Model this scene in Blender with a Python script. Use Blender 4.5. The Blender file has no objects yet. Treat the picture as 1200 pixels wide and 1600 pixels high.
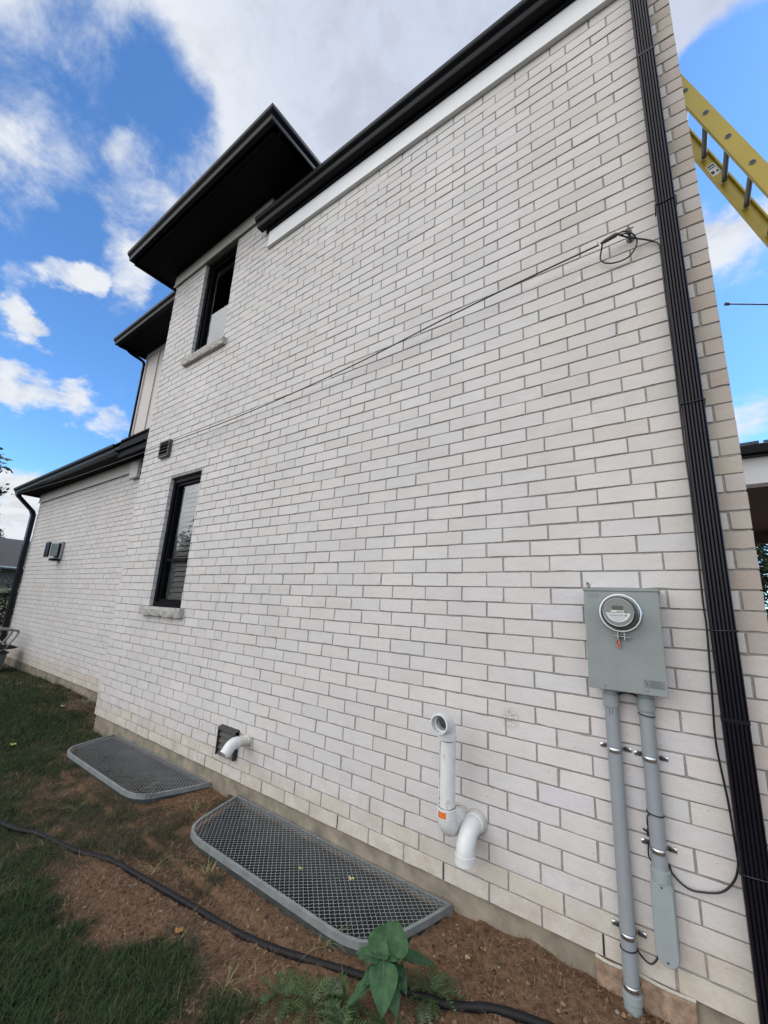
import bpy, math, random
import numpy as np
from mathutils import Vector, Matrix, noise
rnd = random.Random(7)
R = math.radians
scene = bpy.context.scene
COL = scene.collection

# ------------------------------------------------------------ camera
CAM = Vector((0.975, -2.4166, 1.4662))
cd = bpy.data.cameras.new('camera'); cam = bpy.data.objects.new('camera', cd); COL.objects.link(cam)
cam.location = CAM
cam.rotation_euler = (1.800463, -0.049113, 0.623712)
cd.sensor_fit = 'VERTICAL'; cd.sensor_height = 36.0; cd.lens = 36.0 * 637.895 / 1600.0
cd.clip_start = 0.02; cd.clip_end = 2000
scene.camera = cam
scene.view_settings.view_transform = 'Standard'; scene.view_settings.look = 'None'
scene.view_settings.gamma = 1; scene.view_settings.exposure = 0.92
scene.render.resolution_x = 768; scene.render.resolution_y = 1024

# ------------------------------------------------------------ sun
SUN_EL, SUN_AZ = 44.0, 43.0            # the sun stands behind the house (azimuth from +Y towards +X)
sd = bpy.data.lights.new('sun', 'SUN'); sun = bpy.data.objects.new('sun', sd); COL.objects.link(sun)
sd.energy = 2.2; sd.angle = R(0.5); sd.color = (1.0, 0.95, 0.88)
sv = Vector((math.sin(R(SUN_AZ))*math.cos(R(SUN_EL)), math.cos(R(SUN_AZ))*math.cos(R(SUN_EL)), math.sin(R(SUN_EL))))
sun.rotation_euler = sv.to_track_quat('Z', 'Y').to_euler()

# ------------------------------------------------------------ world: sky with clouds
w = bpy.data.worlds.new('World'); scene.world = w; w.use_nodes = True
nt = w.node_tree; N = nt.nodes; L = nt.links; N.clear()
def wn(t, **k):
    n = N.new(t)
    for a, b in k.items(): setattr(n, a, b)
    return n
def wm(op, a, b=None, c=None, clamp=False):
    n = wn('ShaderNodeMath', operation=op, use_clamp=clamp)
    for i, v in enumerate((a, b, c)):
        if v is None: continue
        if isinstance(v, (int, float)): n.inputs[i].default_value = v
        else: L.new(v, n.inputs[i])
    return n.outputs[0]
out = wn('ShaderNodeOutputWorld'); bg = wn('ShaderNodeBackground'); L.new(bg.outputs[0], out.inputs[0])
bg.inputs[1].default_value = 0.1
sky = wn('ShaderNodeTexSky', sky_type='NISHITA'); sky.sun_disc = False
sky.sun_elevation = R(SUN_EL); sky.sun_rotation = R(SUN_AZ); sky.air_density = 1.0; sky.dust_density = 0.15; sky.ozone_density = 2.2
tc = wn('ShaderNodeTexCoord'); gen = tc.outputs['Generated']
sep = wn('ShaderNodeSeparateXYZ'); L.new(gen, sep.inputs[0])
zc = wm('MAXIMUM', sep.outputs[2], 0.0)
den = wm('ADD', zc, 0.30)
cx = wm('DIVIDE', sep.outputs[0], den); cy = wm('DIVIDE', sep.outputs[1], den)
cmb = wn('ShaderNodeCombineXYZ'); L.new(cx, cmb.inputs[0]); L.new(cy, cmb.inputs[1])
def wnoise(scale, detail, rough, dist=0.0, off=0.0):
    mp = wn('ShaderNodeMapping'); mp.inputs['Location'].default_value = (off, off*0.7, off*1.3); L.new(cmb.outputs[0], mp.inputs[0])
    n = wn('ShaderNodeTexNoise'); n.inputs['Scale'].default_value = scale; n.inputs['Detail'].default_value = detail
    n.inputs['Roughness'].default_value = rough; n.inputs['Distortion'].default_value = dist
    L.new(mp.outputs[0], n.inputs['Vector']); return n.outputs[0]
n_big = wnoise(2.3, 9, 0.60, 0.25, 3.1)
n_fine = wnoise(9.0, 8, 0.62, 0.3, 7.7)
wc = wn('ShaderNodeTexNoise'); wc.inputs['Scale'].default_value = 5.5; wc.inputs['Detail'].default_value = 6; wc.inputs['Roughness'].default_value = .6; L.new(cmb.outputs[0], wc.inputs['Vector'])
wv = wn('ShaderNodeVectorMath', operation='SUBTRACT'); L.new(wc.outputs['Color'], wv.inputs[0]); wv.inputs[1].default_value = (.5, .5, .5)
wv2 = wn('ShaderNodeVectorMath', operation='SCALE'); L.new(wv.outputs[0], wv2.inputs[0]); wv2.inputs['Scale'].default_value = .16
wv3 = wn('ShaderNodeVectorMath', operation='ADD'); L.new(gen, wv3.inputs[0]); L.new(wv2.outputs[0], wv3.inputs[1])
wv4 = wn('ShaderNodeVectorMath', operation='NORMALIZE'); L.new(wv3.outputs[0], wv4.inputs[0]); warped = wv4.outputs[0]
def blob(d, r0, r1, wgt):
    """wgt inside angle r0, fading to 0 at angle r1 (degrees) about direction d"""
    v = Vector(d).normalized()
    dp = wn('ShaderNodeVectorMath', operation='DOT_PRODUCT'); L.new(warped, dp.inputs[0]); dp.inputs[1].default_value = v
    mr = wn('ShaderNodeMapRange', interpolation_type='SMOOTHSTEP'); L.new(dp.outputs['Value'], mr.inputs[0])
    mr.inputs[1].default_value = math.cos(R(r1)); mr.inputs[2].default_value = math.cos(R(r0))
    mr.inputs[3].default_value = 0.0; mr.inputs[4].default_value = wgt
    return mr.outputs[0]
BLOBS = [((-0.223, 0.367, 0.903), 3, 25, 1.05), ((-0.03, 0.4, 0.916), 20, 42, 1.2), ((-0.369, 0.366, 0.854), 2, 13, 0.55), ((-0.514, 0.363, 0.777), 1, 10, 0.5), ((-0.638, 0.355, 0.683), 0, 7, 0.4), ((-0.722, 0.222, 0.655), 0, 5, 0.55), ((-0.671, 0.161, 0.724), 0, 3, 0.5), ((-0.504, 0.189, 0.843), 1, 11, 0.22), ((-0.593, 0.063, 0.802), 1, 11, 0.12), ((-0.675, 0.039, 0.737), 0, 8, 0.08), ((-0.718, 0.101, 0.689), 0, 6, 0.38), ((-0.791, 0.039, 0.61), 0, 6, 0.7), ((0.105, 0.549, 0.829), 6, 14, 0.75), ((0.129, 0.67, 0.731), 3, 9, -2.2), ((0.145, 0.751, 0.644), 0, 8, 0.55), ((0.093, 0.759, 0.645), 0, 5, 0.25), ((0.127, 0.842, 0.525), 3, 9, -0.6), ((0.132, 0.924, 0.36), 1, 5, 0.35), ((0.112, 0.983, 0.145), 2, 12, 0.5), ((-0.834, 0.149, 0.531), 0, 2.8, 1.05), ((-0.819, 0.185, 0.543), 0, 2.2, 1.05), ((-0.776, 0.236, 0.584), 0, 3.6, 0.7), ((-0.853, 0.104, 0.511), 0, 2.2, 0.55), ((-0.884, 0.112, 0.454), 0, 2.8, 1.05), ((-0.862, 0.137, 0.488), 0, 2.5, -0.6), ((-0.875, 0.166, 0.454), 0, 4, -0.5), ((-0.925, 0.133, 0.357), 0, 4.0, 1.0), ((-0.911, 0.218, 0.351), 0, 3.0, 0.8), ((-0.901, 0.292, 0.321), 0, 2.8, 0.85), ((-0.898, 0.162, 0.408), 0, 3, -0.4), ((-0.977, 0.187, 0.1), 2, 8, 1.0), ((-0.963, 0.198, 0.185), 0, 4, 0.6), ((-0.815, 0.1, 0.571), 2, 7, -0.3), ((-0.87, 0.205, 0.449), 1, 5, -0.3), ((-0.944, 0.192, 0.268), 1, 5, -0.3), ((-0.604, 0.182, 0.776), 0, 5, -0.35), ((-0.653, 0.253, 0.713), 0, 5, 0.3), ((0, -0.8, 0.6), 40, 75, 1.6), ((0.4, -0.3, 0.95), 10, 50, 0.6), ((-0.7, -0.6, 0.3), 5, 40, 0.8)]
acc = None
for (d, r0, r1, wg) in BLOBS:
    b = blob(d, r0, r1, wg); acc = b if acc is None else wm('ADD', acc, b)
n_wisp = wnoise(3.6, 10, 0.68, 0.6, 11.3)
nm = wm('ADD', wm('ADD', wm('MULTIPLY', wm('SUBTRACT', n_big, 0.5), 1.7), wm('MULTIPLY', wm('SUBTRACT', n_fine, 0.5), 1.5)), wm('MULTIPLY', wm('SUBTRACT', n_wisp, 0.5), 1.9))
dens = wm('ADD', nm, acc)
mr = wn('ShaderNodeMapRange', interpolation_type='SMOOTHSTEP'); L.new(dens, mr.inputs[0])
mr.inputs[1].default_value = 0.14; mr.inputs[2].default_value = 1.20
mask = mr.outputs[0]
# thick parts of the cloud deck overhead are greyer
veil = blob((-.15, .45, .95), 6, 36, 1.0)
thick = wn('ShaderNodeMapRange', interpolation_type='SMOOTHSTEP'); L.new(wm('ADD', wm('ADD', veil, blob((.13, .50, .8), 0, 22, .8)), wm('MULTIPLY', nm, 0.12)), thick.inputs[0])
thick.inputs[1].default_value = 0.15; thick.inputs[2].default_value = 1.15
cr = wn('ShaderNodeMix', data_type='RGBA'); L.new(thick.outputs[0], cr.inputs[0])
cr.inputs[6].default_value = (4.3, 4.5, 4.8, 1); cr.inputs[7].default_value = (3.2, 3.5, 4.3, 1)
# undersides and thin spots of the small clouds: darker blue-grey
low = wn('ShaderNodeMapRange', interpolation_type='SMOOTHSTEP'); L.new(n_fine, low.inputs[0]); low.inputs[1].default_value = .36; low.inputs[2].default_value = .58; low.inputs[3].default_value = .88; low.inputs[4].default_value = 1.03
cs = wn('ShaderNodeVectorMath', operation='SCALE'); L.new(cr.outputs[2], cs.inputs[0]); L.new(low.outputs[0], cs.inputs['Scale'])
# added unseen bright cloud behind the camera lights the shaded wall, strongest from upper left
fill_cloud = wm('ADD', blob((0, -.95, .38), 25, 66, .50), blob((-.50, -.78, .42), 8, 42, .80), clamp=True)
cb = wn('ShaderNodeMix', data_type='RGBA'); L.new(fill_cloud, cb.inputs[0])
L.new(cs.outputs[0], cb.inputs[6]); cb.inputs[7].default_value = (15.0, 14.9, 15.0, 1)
sk = wn('ShaderNodeMix', data_type='RGBA', blend_type='MULTIPLY'); sk.inputs[0].default_value = 1
L.new(sky.outputs[0], sk.inputs[6]); sk.inputs[7].default_value = (0.70, 1.06, 1.38, 1)
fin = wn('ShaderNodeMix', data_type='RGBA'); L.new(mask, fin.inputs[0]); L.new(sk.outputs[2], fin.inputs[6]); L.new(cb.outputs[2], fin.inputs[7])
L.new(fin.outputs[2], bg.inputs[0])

# ============================================================ helpers
def tag(o, label=None, cat=None, group=None, kind=None):
    if label: o['label'] = label
    if cat: o['category'] = cat
    if group: o['group'] = group
    if kind: o['kind'] = kind
    return o
def empty(name, loc, label=None, cat=None, group=None):
    o = bpy.data.objects.new(name, None); o.empty_display_size = 0.1; COL.objects.link(o); o.location = loc
    return tag(o, label, cat, group)
class MB:
    def __init__(s): s.v = []; s.f = []; s.smooth = []
    def add(s, vs, fs, sm=False):
        b = len(s.v); s.v += [tuple(v) for v in vs]; s.f += [tuple(i+b for i in f) for f in fs]; s.smooth += [sm]*len(fs); return s
    def box(s, x0, x1, y0, y1, z0, z1, ch=0.0):
        if ch > 0:
            V = []; 
            import itertools
            # chamfered box: 24 vertices
            c = [(x0, x1), (y0, y1), (z0, z1)]
            idx = {}
            for sx in (0, 1):
                for sy in (0, 1):
                    for sz in (0, 1):
                        p = [c[0][sx], c[1][sy], c[2][sz]]; sg = [1-2*sx, 1-2*sy, 1-2*sz]
                        for a in range(3):
                            q = [p[i] + (sg[i]*ch if i != a else 0) for i in range(3)]
                            idx[(sx, sy, sz, a)] = len(V); V.append(q)
            F = []
            for a in range(3):
                o1, o2 = [i for i in range(3) if i != a]
                for sd in (0, 1):
                    ring = []
                    for (p, q) in ((0, 0), (1, 0), (1, 1), (0, 1)):
                        k = [0, 0, 0]; k[a] = sd; k[o1] = p; k[o2] = q; ring.append(idx[(k[0], k[1], k[2], a)])
                    F.append(ring)
            for a in range(3):
                o1, o2 = [i for i in range(3) if i != a]
                for p in (0, 1):
                    for q in (0, 1):
                        k0 = [0, 0, 0]; k0[o1] = p; k0[o2] = q; k1 = list(k0); k1[a] = 1
                        F.append([idx[(*k0, o1)], idx[(*k1, o1)], idx[(*k1, o2)], idx[(*k0, o2)]])
            for sx in (0, 1):
                for sy in (0, 1):
                    for sz in (0, 1): F.append([idx[(sx, sy, sz, a)] for a in range(3)])
            return s.add(V, F)
        return s.add([(x0,y0,z0),(x1,y0,z0),(x1,y1,z0),(x0,y1,z0),(x0,y0,z1),(x1,y0,z1),(x1,y1,z1),(x0,y1,z1)],
                     [(0,3,2,1),(4,5,6,7),(0,1,5,4),(1,2,6,5),(2,3,7,6),(3,0,4,7)])
    def prism(s, poly, a0, a1, axis='x'):
        """poly: list of 2D points; extruded along axis from a0 to a1"""
        n = len(poly)
        def P(a, p):
            return (a, p[0], p[1]) if axis == 'x' else ((p[0], a, p[1]) if axis == 'y' else (p[0], p[1], a))
        vs = [P(a0, p) for p in poly] + [P(a1, p) for p in poly]
        fs = [tuple(range(n)), tuple(range(2*n-1, n-1, -1))] + [(i, (i+1) % n, n+(i+1) % n, n+i) for i in range(n)]
        return s.add(vs, fs)
    def tube(s, path, r, seg=12, cap=True, closed=False):
        P = [Vector(p) for p in path]; n = len(P)
        rr = r if isinstance(r, (list, tuple)) else [r]*n
        T = []
        for i in range(n):
            if closed: t = P[(i+1) % n]-P[i-1]
            else: t = P[min(i+1, n-1)]-P[max(i-1, 0)]
            T.append(t.normalized())
        up = Vector((0, 0, 1)) if abs(T[0].z) < 0.9 else Vector((0, 1, 0))
        u = T[0].cross(up).normalized(); vs = []
        for i in range(n):
            u = (u - T[i]*u.dot(T[i])).normalized(); v = T[i].cross(u)
            for k in range(seg):
                a = 2*math.pi*k/seg; vs.append(P[i] + (u*math.cos(a)+v*math.sin(a))*rr[i])
        fs = []
        m = n if closed else n-1
        for i in range(m):
            j = (i+1) % n
            for k in range(seg):
                k2 = (k+1) % seg; fs.append((i*seg+k, i*seg+k2, j*seg+k2, j*seg+k))
        s.add(vs, fs, True)
        if cap and not closed:
            s.add([vs[k] for k in range(seg)], [tuple(range(seg-1, -1, -1))]); s.add([vs[(n-1)*seg+k] for k in range(seg)], [tuple(range(seg))])
        return s
    def lathe(s, prof, c=(0,0,0), d=(0,0,1), seg=32, smooth=True):
        """prof: (radius, distance along d)"""
        if smooth and len(prof) > 2:      # split the shading wherever the profile turns sharply
            runs = [[prof[0]]]
            for i in range(1, len(prof)):
                runs[-1].append(prof[i])
                if i < len(prof)-1:
                    a_ = Vector((prof[i][0]-prof[i-1][0], prof[i][1]-prof[i-1][1])); b_ = Vector((prof[i+1][0]-prof[i][0], prof[i+1][1]-prof[i][1]))
                    if a_.length > 1e-7 and b_.length > 1e-7 and a_.angle(b_) > .45: runs.append([prof[i]])
            if len(runs) > 1:
                for q_ in runs: s.lathe(q_, c, d, seg, True) if len(q_) == 2 else s.lathe(q_, c, d, seg, True)
                return s
        d = Vector(d).normalized(); up = Vector((0,0,1)) if abs(d.z) < 0.9 else Vector((0,1,0))
        u = d.cross(up).normalized(); v = d.cross(u); c = Vector(c); vs = []; fs = []
        for (r, h) in prof:
            for k in range(seg):
                a = 2*math.pi*k/seg; vs.append(c+d*h+(u*math.cos(a)+v*math.sin(a))*max(r, 1e-5))
        for i in range(len(prof)-1):
            for k in range(seg):
                k2 = (k+1) % seg; fs.append((i*seg+k, i*seg+k2, (i+1)*seg+k2, (i+1)*seg+k))
        return s.add(vs, fs, smooth)
    def build(s, name, mat, parent=None, loc=None):
        me = bpy.data.meshes.new(name); me.from_pydata(s.v, [], s.f)
        me.polygons.foreach_set('use_smooth', s.smooth); me.update()
        o = bpy.data.objects.new(name, me); COL.objects.link(o); me.materials.append(mat)
        if parent:
            o.parent = parent
            # geometry is given in world coordinates: undo the parent's offset
            off = Vector((0,0,0)); p = parent
            while p: off += p.location; p = p.parent
            if loc is None: me.transform(Matrix.Translation(-off))
            else: o.location = loc
        return o

def arc(c, r, a0, a1, ex, ey, n=8):
    c = Vector(c); ex = Vector(ex); ey = Vector(ey)
    return [c + ex*r*math.cos(a0+(a1-a0)*i/n) + ey*r*math.sin(a0+(a1-a0)*i/n) for i in range(n+1)]
def spline(pts, n=8):
    P = [Vector(p) for p in pts]; P = [P[0]*2-P[1]] + P + [P[-1]*2-P[-2]]; o = []
    for i in range(1, len(P)-2):
        for k in range(n):
            t = k/n; a, b, c, d = P[i-1:i+3]
            o.append(0.5*((2*b)+(c-a)*t+(2*a-5*b+4*c-d)*t*t+(3*b-a-3*c+d)*t**3))
    o.append(P[-2]); return o

# ------------------------------------------------------------ materials
def mat(name, col, rough=0.6, metal=0.0, spec=0.5, noise_amt=0.0, noise_scale=20, bump=0.0, bump_scale=60, attr=None, col2=None, coat=0.0):
    m = bpy.data.materials.new(name); m.use_nodes = True; t = m.node_tree; n = t.nodes; l = t.links
    b = n['Principled BSDF']; b.inputs['Roughness'].default_value = rough; b.inputs['Metallic'].default_value = metal
    b.inputs['Specular IOR Level'].default_value = spec; b.inputs['Coat Weight'].default_value = coat
    b.inputs['Base Color'].default_value = (*col, 1)
    tcn = n.new('ShaderNodeTexCoord'); src = None
    if attr:
        a = n.new('ShaderNodeAttribute'); a.attribute_name = attr; src = a.outputs['Color']
    if noise_amt > 0 or col2:
        nz = n.new('ShaderNodeTexNoise'); nz.inputs['Scale'].default_value = noise_scale; nz.inputs['Detail'].default_value = 6; nz.inputs['Roughness'].default_value = .6
        l.new(tcn.outputs['Object'], nz.inputs['Vector'])
        if col2:
            rp = n.new('ShaderNodeMapRange'); l.new(nz.outputs[0], rp.inputs[0]); rp.inputs[1].default_value = .38; rp.inputs[2].default_value = .62
            mx = n.new('ShaderNodeMix'); mx.data_type = 'RGBA'; l.new(rp.outputs[0], mx.inputs[0])
            mx.inputs[6].default_value = (*col, 1); mx.inputs[7].default_value = (*col2, 1); l.new(mx.outputs[2], b.inputs['Base Color'])
        else:
            rp = n.new('ShaderNodeMapRange'); l.new(nz.outputs[0], rp.inputs[0]); rp.inputs[1].default_value = .25; rp.inputs[2].default_value = .75
            rp.inputs[3].default_value = 1-noise_amt; rp.inputs[4].default_value = 1+noise_amt
            mx = n.new('ShaderNodeVectorMath'); mx.operation = 'MULTIPLY'
            if src: l.new(src, mx.inputs[0])
            else: mx.inputs[0].default_value = col
            cb_ = n.new('ShaderNodeCombineXYZ'); [l.new(rp.outputs[0], cb_.inputs[i]) for i in range(3)]
            l.new(cb_.outputs[0], mx.inputs[1]); l.new(mx.outputs[0], b.inputs['Base Color'])
    elif src: l.new(src, b.inputs['Base Color'])
    if bump > 0:
        nb = n.new('ShaderNodeTexNoise'); nb.inputs['Scale'].default_value = bump_scale; nb.inputs['Detail'].default_value = 5
        l.new(tcn.outputs['Object'], nb.inputs['Vector'])
        bp = n.new('ShaderNodeBump'); bp.inputs['Strength'].default_value = 1; bp.inputs['Distance'].default_value = bump
        l.new(nb.outputs[0], bp.inputs['Height']); l.new(bp.outputs[0], b.inputs['Normal'])
    return m
def island_mat(name, cols, rough=0.7, spec=0.3, trans=0.0):
    m = bpy.data.materials.new(name); m.use_nodes = True; t = m.node_tree; n = t.nodes; l = t.links; b = n['Principled BSDF']
    g = n.new('ShaderNodeNewGeometry'); r = n.new('ShaderNodeValToRGB'); l.new(g.outputs['Random Per Island'], r.inputs[0])
    e = r.color_ramp.elements
    for i, (p, c) in enumerate(cols):
        if i < 2: el = e[i]; el.position = p
        else: el = e.new(p)
        el.color = (*c, 1)
    l.new(r.outputs[0], b.inputs['Base Color']); b.inputs['Roughness'].default_value = rough; b.inputs['Specular IOR Level'].default_value = spec
    return m

# brick: per-brick colour attribute x speckle, pits, stains
SMUDGE = (.128, 0, .905)
def brick_mat():
    m = bpy.data.materials.new('painted_clay_brick'); m.use_nodes = True; t = m.node_tree; n = t.nodes; l = t.links; b = n['Principled BSDF']
    b.inputs['Roughness'].default_value = .88; b.inputs['Specular IOR Level'].default_value = .25
    a = n.new('ShaderNodeAttribute'); a.attribute_name = 'Col'; tcn = n.new('ShaderNodeTexCoord')
    def nz(sc, det, ro, strch=None):
        x = n.new('ShaderNodeTexNoise'); x.inputs['Scale'].default_value = sc; x.inputs['Detail'].default_value = det; x.inputs['Roughness'].default_value = ro
        if strch:
            mp = n.new('ShaderNodeMapping'); mp.inputs['Scale'].default_value = strch; l.new(tcn.outputs['Object'], mp.inputs[0]); l.new(mp.outputs[0], x.inputs['Vector'])
        else: l.new(tcn.outputs['Object'], x.inputs['Vector'])
        return x.outputs[0]
    def rg(v, a0, a1, b0, b1):
        x = n.new('ShaderNodeMapRange'); l.new(v, x.inputs[0]); x.inputs[1].default_value = a0; x.inputs[2].default_value = a1; x.inputs[3].default_value = b0; x.inputs[4].default_value = b1; return x.outputs[0]
    def mul(p, q):
        x = n.new('ShaderNodeMath'); x.operation = 'MULTIPLY'; l.new(p, x.inputs[0]); l.new(q, x.inputs[1]); return x.outputs[0]
    k = mul(rg(nz(1.1, 4, .6), .3, .7, .93, 1.05), rg(nz(140, 4, .7), .3, .7, .93, 1.06))
    k = mul(k, rg(nz(9, 5, .65, (1, 1, 3)), .3, .7, .95, 1.04))
    pits = rg(nz(75, 3, .5), .70, .76, 1.0, .55); k = mul(k, pits)
    cb_ = n.new('ShaderNodeCombineXYZ'); [l.new(k, cb_.inputs[i]) for i in range(3)]
    vm = n.new('ShaderNodeVectorMath'); vm.operation = 'MULTIPLY'; l.new(a.outputs['Color'], vm.inputs[0]); l.new(cb_.outputs[0], vm.inputs[1])
    # warm/brown weathering blotches
    st = rg(nz(3.2, 6, .7), .58, .80, 0.0, .42)
    mx = n.new('ShaderNodeMix'); mx.data_type = 'RGBA'; l.new(st, mx.inputs[0]); l.new(vm.outputs[0], mx.inputs[6]); mx.inputs[7].default_value = (.47, .43, .39, 1)
    sx = n.new('ShaderNodeSeparateXYZ'); l.new(tcn.outputs['Object'], sx.inputs[0])
    dirt = mul(rg(sx.outputs[2], .0, .42, .55, 0.0), rg(nz(7, 8, .72), .40, .66, 0.0, 1.0))
    m3 = n.new('ShaderNodeMix'); m3.data_type = 'RGBA'; l.new(dirt, m3.inputs[0]); l.new(mx.outputs[2], m3.inputs[6]); m3.inputs[7].default_value = (.34, .27, .20, 1); mx = m3
    sm = n.new('ShaderNodeVectorMath'); sm.operation = 'DISTANCE'; l.new(tcn.outputs['Object'], sm.inputs[0]); sm.inputs[1].default_value = SMUDGE
    k2_ = mul(rg(sm.outputs['Value'], .012, .065, .75, 0.0), rg(nz(60, 4, .6), .42, .60, 0.0, 1.0))
    m2 = n.new('ShaderNodeMix'); m2.data_type = 'RGBA'; l.new(k2_, m2.inputs[0]); l.new(mx.outputs[2], m2.inputs[6]); m2.inputs[7].default_value = (.20, .14, .10, 1)
    l.new(m2.outputs[2], b.inputs['Base Color'])
    bp = n.new('ShaderNodeBump'); bp.inputs['Distance'].default_value = .0022; bp.inputs['Strength'].default_value = .9
    ad = n.new('ShaderNodeMath'); ad.operation = 'ADD'; l.new(nz(45, 6, .7), ad.inputs[0]); l.new(pits, ad.inputs[1])
    l.new(ad.outputs[0], bp.inputs['Height']); l.new(bp.outputs[0], b.inputs['Normal'])
    return m
M = {}
M['brick'] = brick_mat()
M['mortar'] = mat('mortar', (.27, .26, .245), .95, noise_amt=.3, noise_scale=30, bump=.002, bump_scale=120)
M['found'] = mat('foundation_concrete', (.225, .195, .150), .92, noise_amt=.5, noise_scale=7, bump=.004, bump_scale=25)
M['black'] = mat('black_aluminium', (.0045, .005, .007), .36, spec=.10, noise_amt=.15, noise_scale=5)
M['blackmatte'] = mat('black_soffit_vinyl', (.0032, .0036, .006), .65, spec=.12)
M['white'] = mat('white_frieze_board', (.66, .675, .69), .45, noise_amt=.03, noise_scale=3)
M['greyboard'] = mat('grey_white_board', (.50, .49, .48), .6, noise_amt=.05, noise_scale=4, bump=.0005)
M['siding'] = mat('pale_siding', (.50, .475, .46), .65, noise_amt=.04, noise_scale=5)
M['batten'] = mat('batten_strip', (.30, .28, .27), .65)
M['stone'] = mat('sill_stone', (.40, .39, .37), .9, noise_amt=.2, noise_scale=25, bump=.012, bump_scale=22)
M['frame'] = mat('black_window_frame', (.0045, .0045, .006), .45, spec=.07)
M['shingle'] = mat('dark_shingles', (.03, .03, .032), .9, noise_amt=.3, noise_scale=12)
M['pipe'] = mat('black_downspout', (.006, .006, .010), .28, spec=.26, noise_amt=.2, noise_scale=8)
M['conduit'] = mat('grey_pvc_conduit', (.245, .272, .295), .42, spec=.45, noise_amt=.06, noise_scale=9)
M['conduit2'] = mat('grey_pvc_fitting', (.265, .305, .315), .4, noise_amt=.07, noise_scale=14)
M['meterbox'] = mat('grey_green_steel', (.215, .245, .243), .45, spec=.4, noise_amt=.09, noise_scale=9, bump=.0003, bump_scale=30)
M['galv'] = mat('galvanised_steel', (.38, .42, .42), .42, metal=.65, noise_amt=.2, noise_scale=9)
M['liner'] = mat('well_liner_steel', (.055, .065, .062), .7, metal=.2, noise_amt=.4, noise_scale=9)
M['galvd'] = mat('galvanised_frame', (.27, .295, .30), .5, metal=.45, noise_amt=.25, noise_scale=14, bump=.0006, bump_scale=80)
M['mesh'] = mat('expanded_mesh', (.42, .435, .445), .45, metal=.45, noise_amt=.2, noise_scale=4)
M['zinc'] = mat('zinc_clamp', (.50, .51, .52), .25, metal=.95)
M['pvc'] = mat('white_pvc', (.64, .652, .65), .33, spec=.5, noise_amt=.10, noise_scale=16)
M['pvcold'] = mat('weathered_pvc', (.56, .54, .48), .5, noise_amt=.24, noise_scale=25)
M['pvcin'] = mat('pvc_bore', (.35, .37, .38), .5)
M['rubber'] = mat('black_rubber', (.0065, .0065, .008), .55, spec=.25, noise_amt=.4, noise_scale=30)
M['wire'] = mat('black_cable', (.010, .010, .011), .4)
M['orange'] = mat('orange_sticker', (.62, .16, .03), .5, noise_amt=.3, noise_scale=160)
M['print'] = mat('black_print', (.02, .02, .02), .6)
M['hood'] = mat('dark_plastic_hood', (.030, .029, .027), .55, noise_amt=.15, noise_scale=20)
M['vent'] = mat('dark_vent', (.05, .048, .047), .5)
M['meterface'] = mat('meter_face', (.17, .185, .175), .35)
M['meterdark'] = mat('meter_body', (.025, .030, .027), .15, spec=.6, coat=.3)
M['lcd'] = mat('lcd_window', (.045, .055, .035), .2)
M['label'] = mat('meter_label', (.55, .58, .59), .4)
M['greyprint'] = mat('label_print', (.07, .08, .085), .5)
M['platelabel'] = mat('box_label', (.16, .18, .19), .45)
M['red'] = mat('red_seal_tag', (.42, .14, .12), .4)
M['wood'] = mat('weathered_plank', (.26, .18, .125), .85, noise_amt=.6, noise_scale=26, bump=.003, bump_scale=40)
M['foam'] = mat('sealing_foam', (.44, .42, .36), .8, bump=.01, bump_scale=40)
M['yellow'] = mat('yellow_fibreglass', (.33, .245, .004), .4, spec=.5, noise_amt=.10, noise_scale=4)
M['rung'] = mat('aluminium_rung', (.12, .12, .13), .4, metal=.6)
M['brown'] = mat('brown_ceiling', (.05, .032, .024), .7, noise_amt=.4, noise_scale=9)
M['metalroof'] = mat('dark_metal_roof', (.03, .036, .038), .5)
M['blind'] = mat('white_shutter', (.72, .73, .72), .6)
M['inner'] = mat('dim_room', (.05, .05, .05), .9)
M['bark'] = mat('bark', (.07, .055, .045), .95, noise_amt=.3, noise_scale=20, bump=.01, bump_scale=20)
M['nstone'] = mat('neighbour_stone', (.13, .12, .09), .9, col2=(.13, .12, .10), noise_scale=3)
M['leaf'] = island_mat('tree_leaves', [(0, (.020, .035, .014)), (1, (.05, .075, .03)), (.5, (.03, .05, .02))])
M['conifer'] = island_mat('conifer_needles', [(0, (.012, .022, .014)), (1, (.035, .05, .03))])
M['grass'] = island_mat('grass_blades', [(0, (.010, .030, .008)), (1, (.085, .075, .028)), (.5, (.018, .044, .011)), (.85, (.044, .078, .020))])
M['thatch'] = island_mat('dead_grass_fibres', [(0, (.050, .029, .018)), (1, (.40, .29, .19)), (.45, (.150, .088, .053)), (.85, (.25, .16, .10))], rough=.8)
M['greythatch'] = island_mat('wilted_grass', [(0, (.022, .024, .014)), (1, (.14, .115, .07)), (.5, (.045, .045, .025))], rough=.8)
M['chair'] = mat('silver_tube', (.24, .235, .23), .4, metal=.5)
M['cushion'] = mat('dark_fabric', (.012, .012, .016), .8)
M['cart'] = mat('grey_plastic', (.07, .073, .066), .6)
M['gravel'] = mat('well_gravel', (.03, .028, .024), .95, col2=(.008, .008, .008), noise_scale=30, bump=.03, bump_scale=30)

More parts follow.
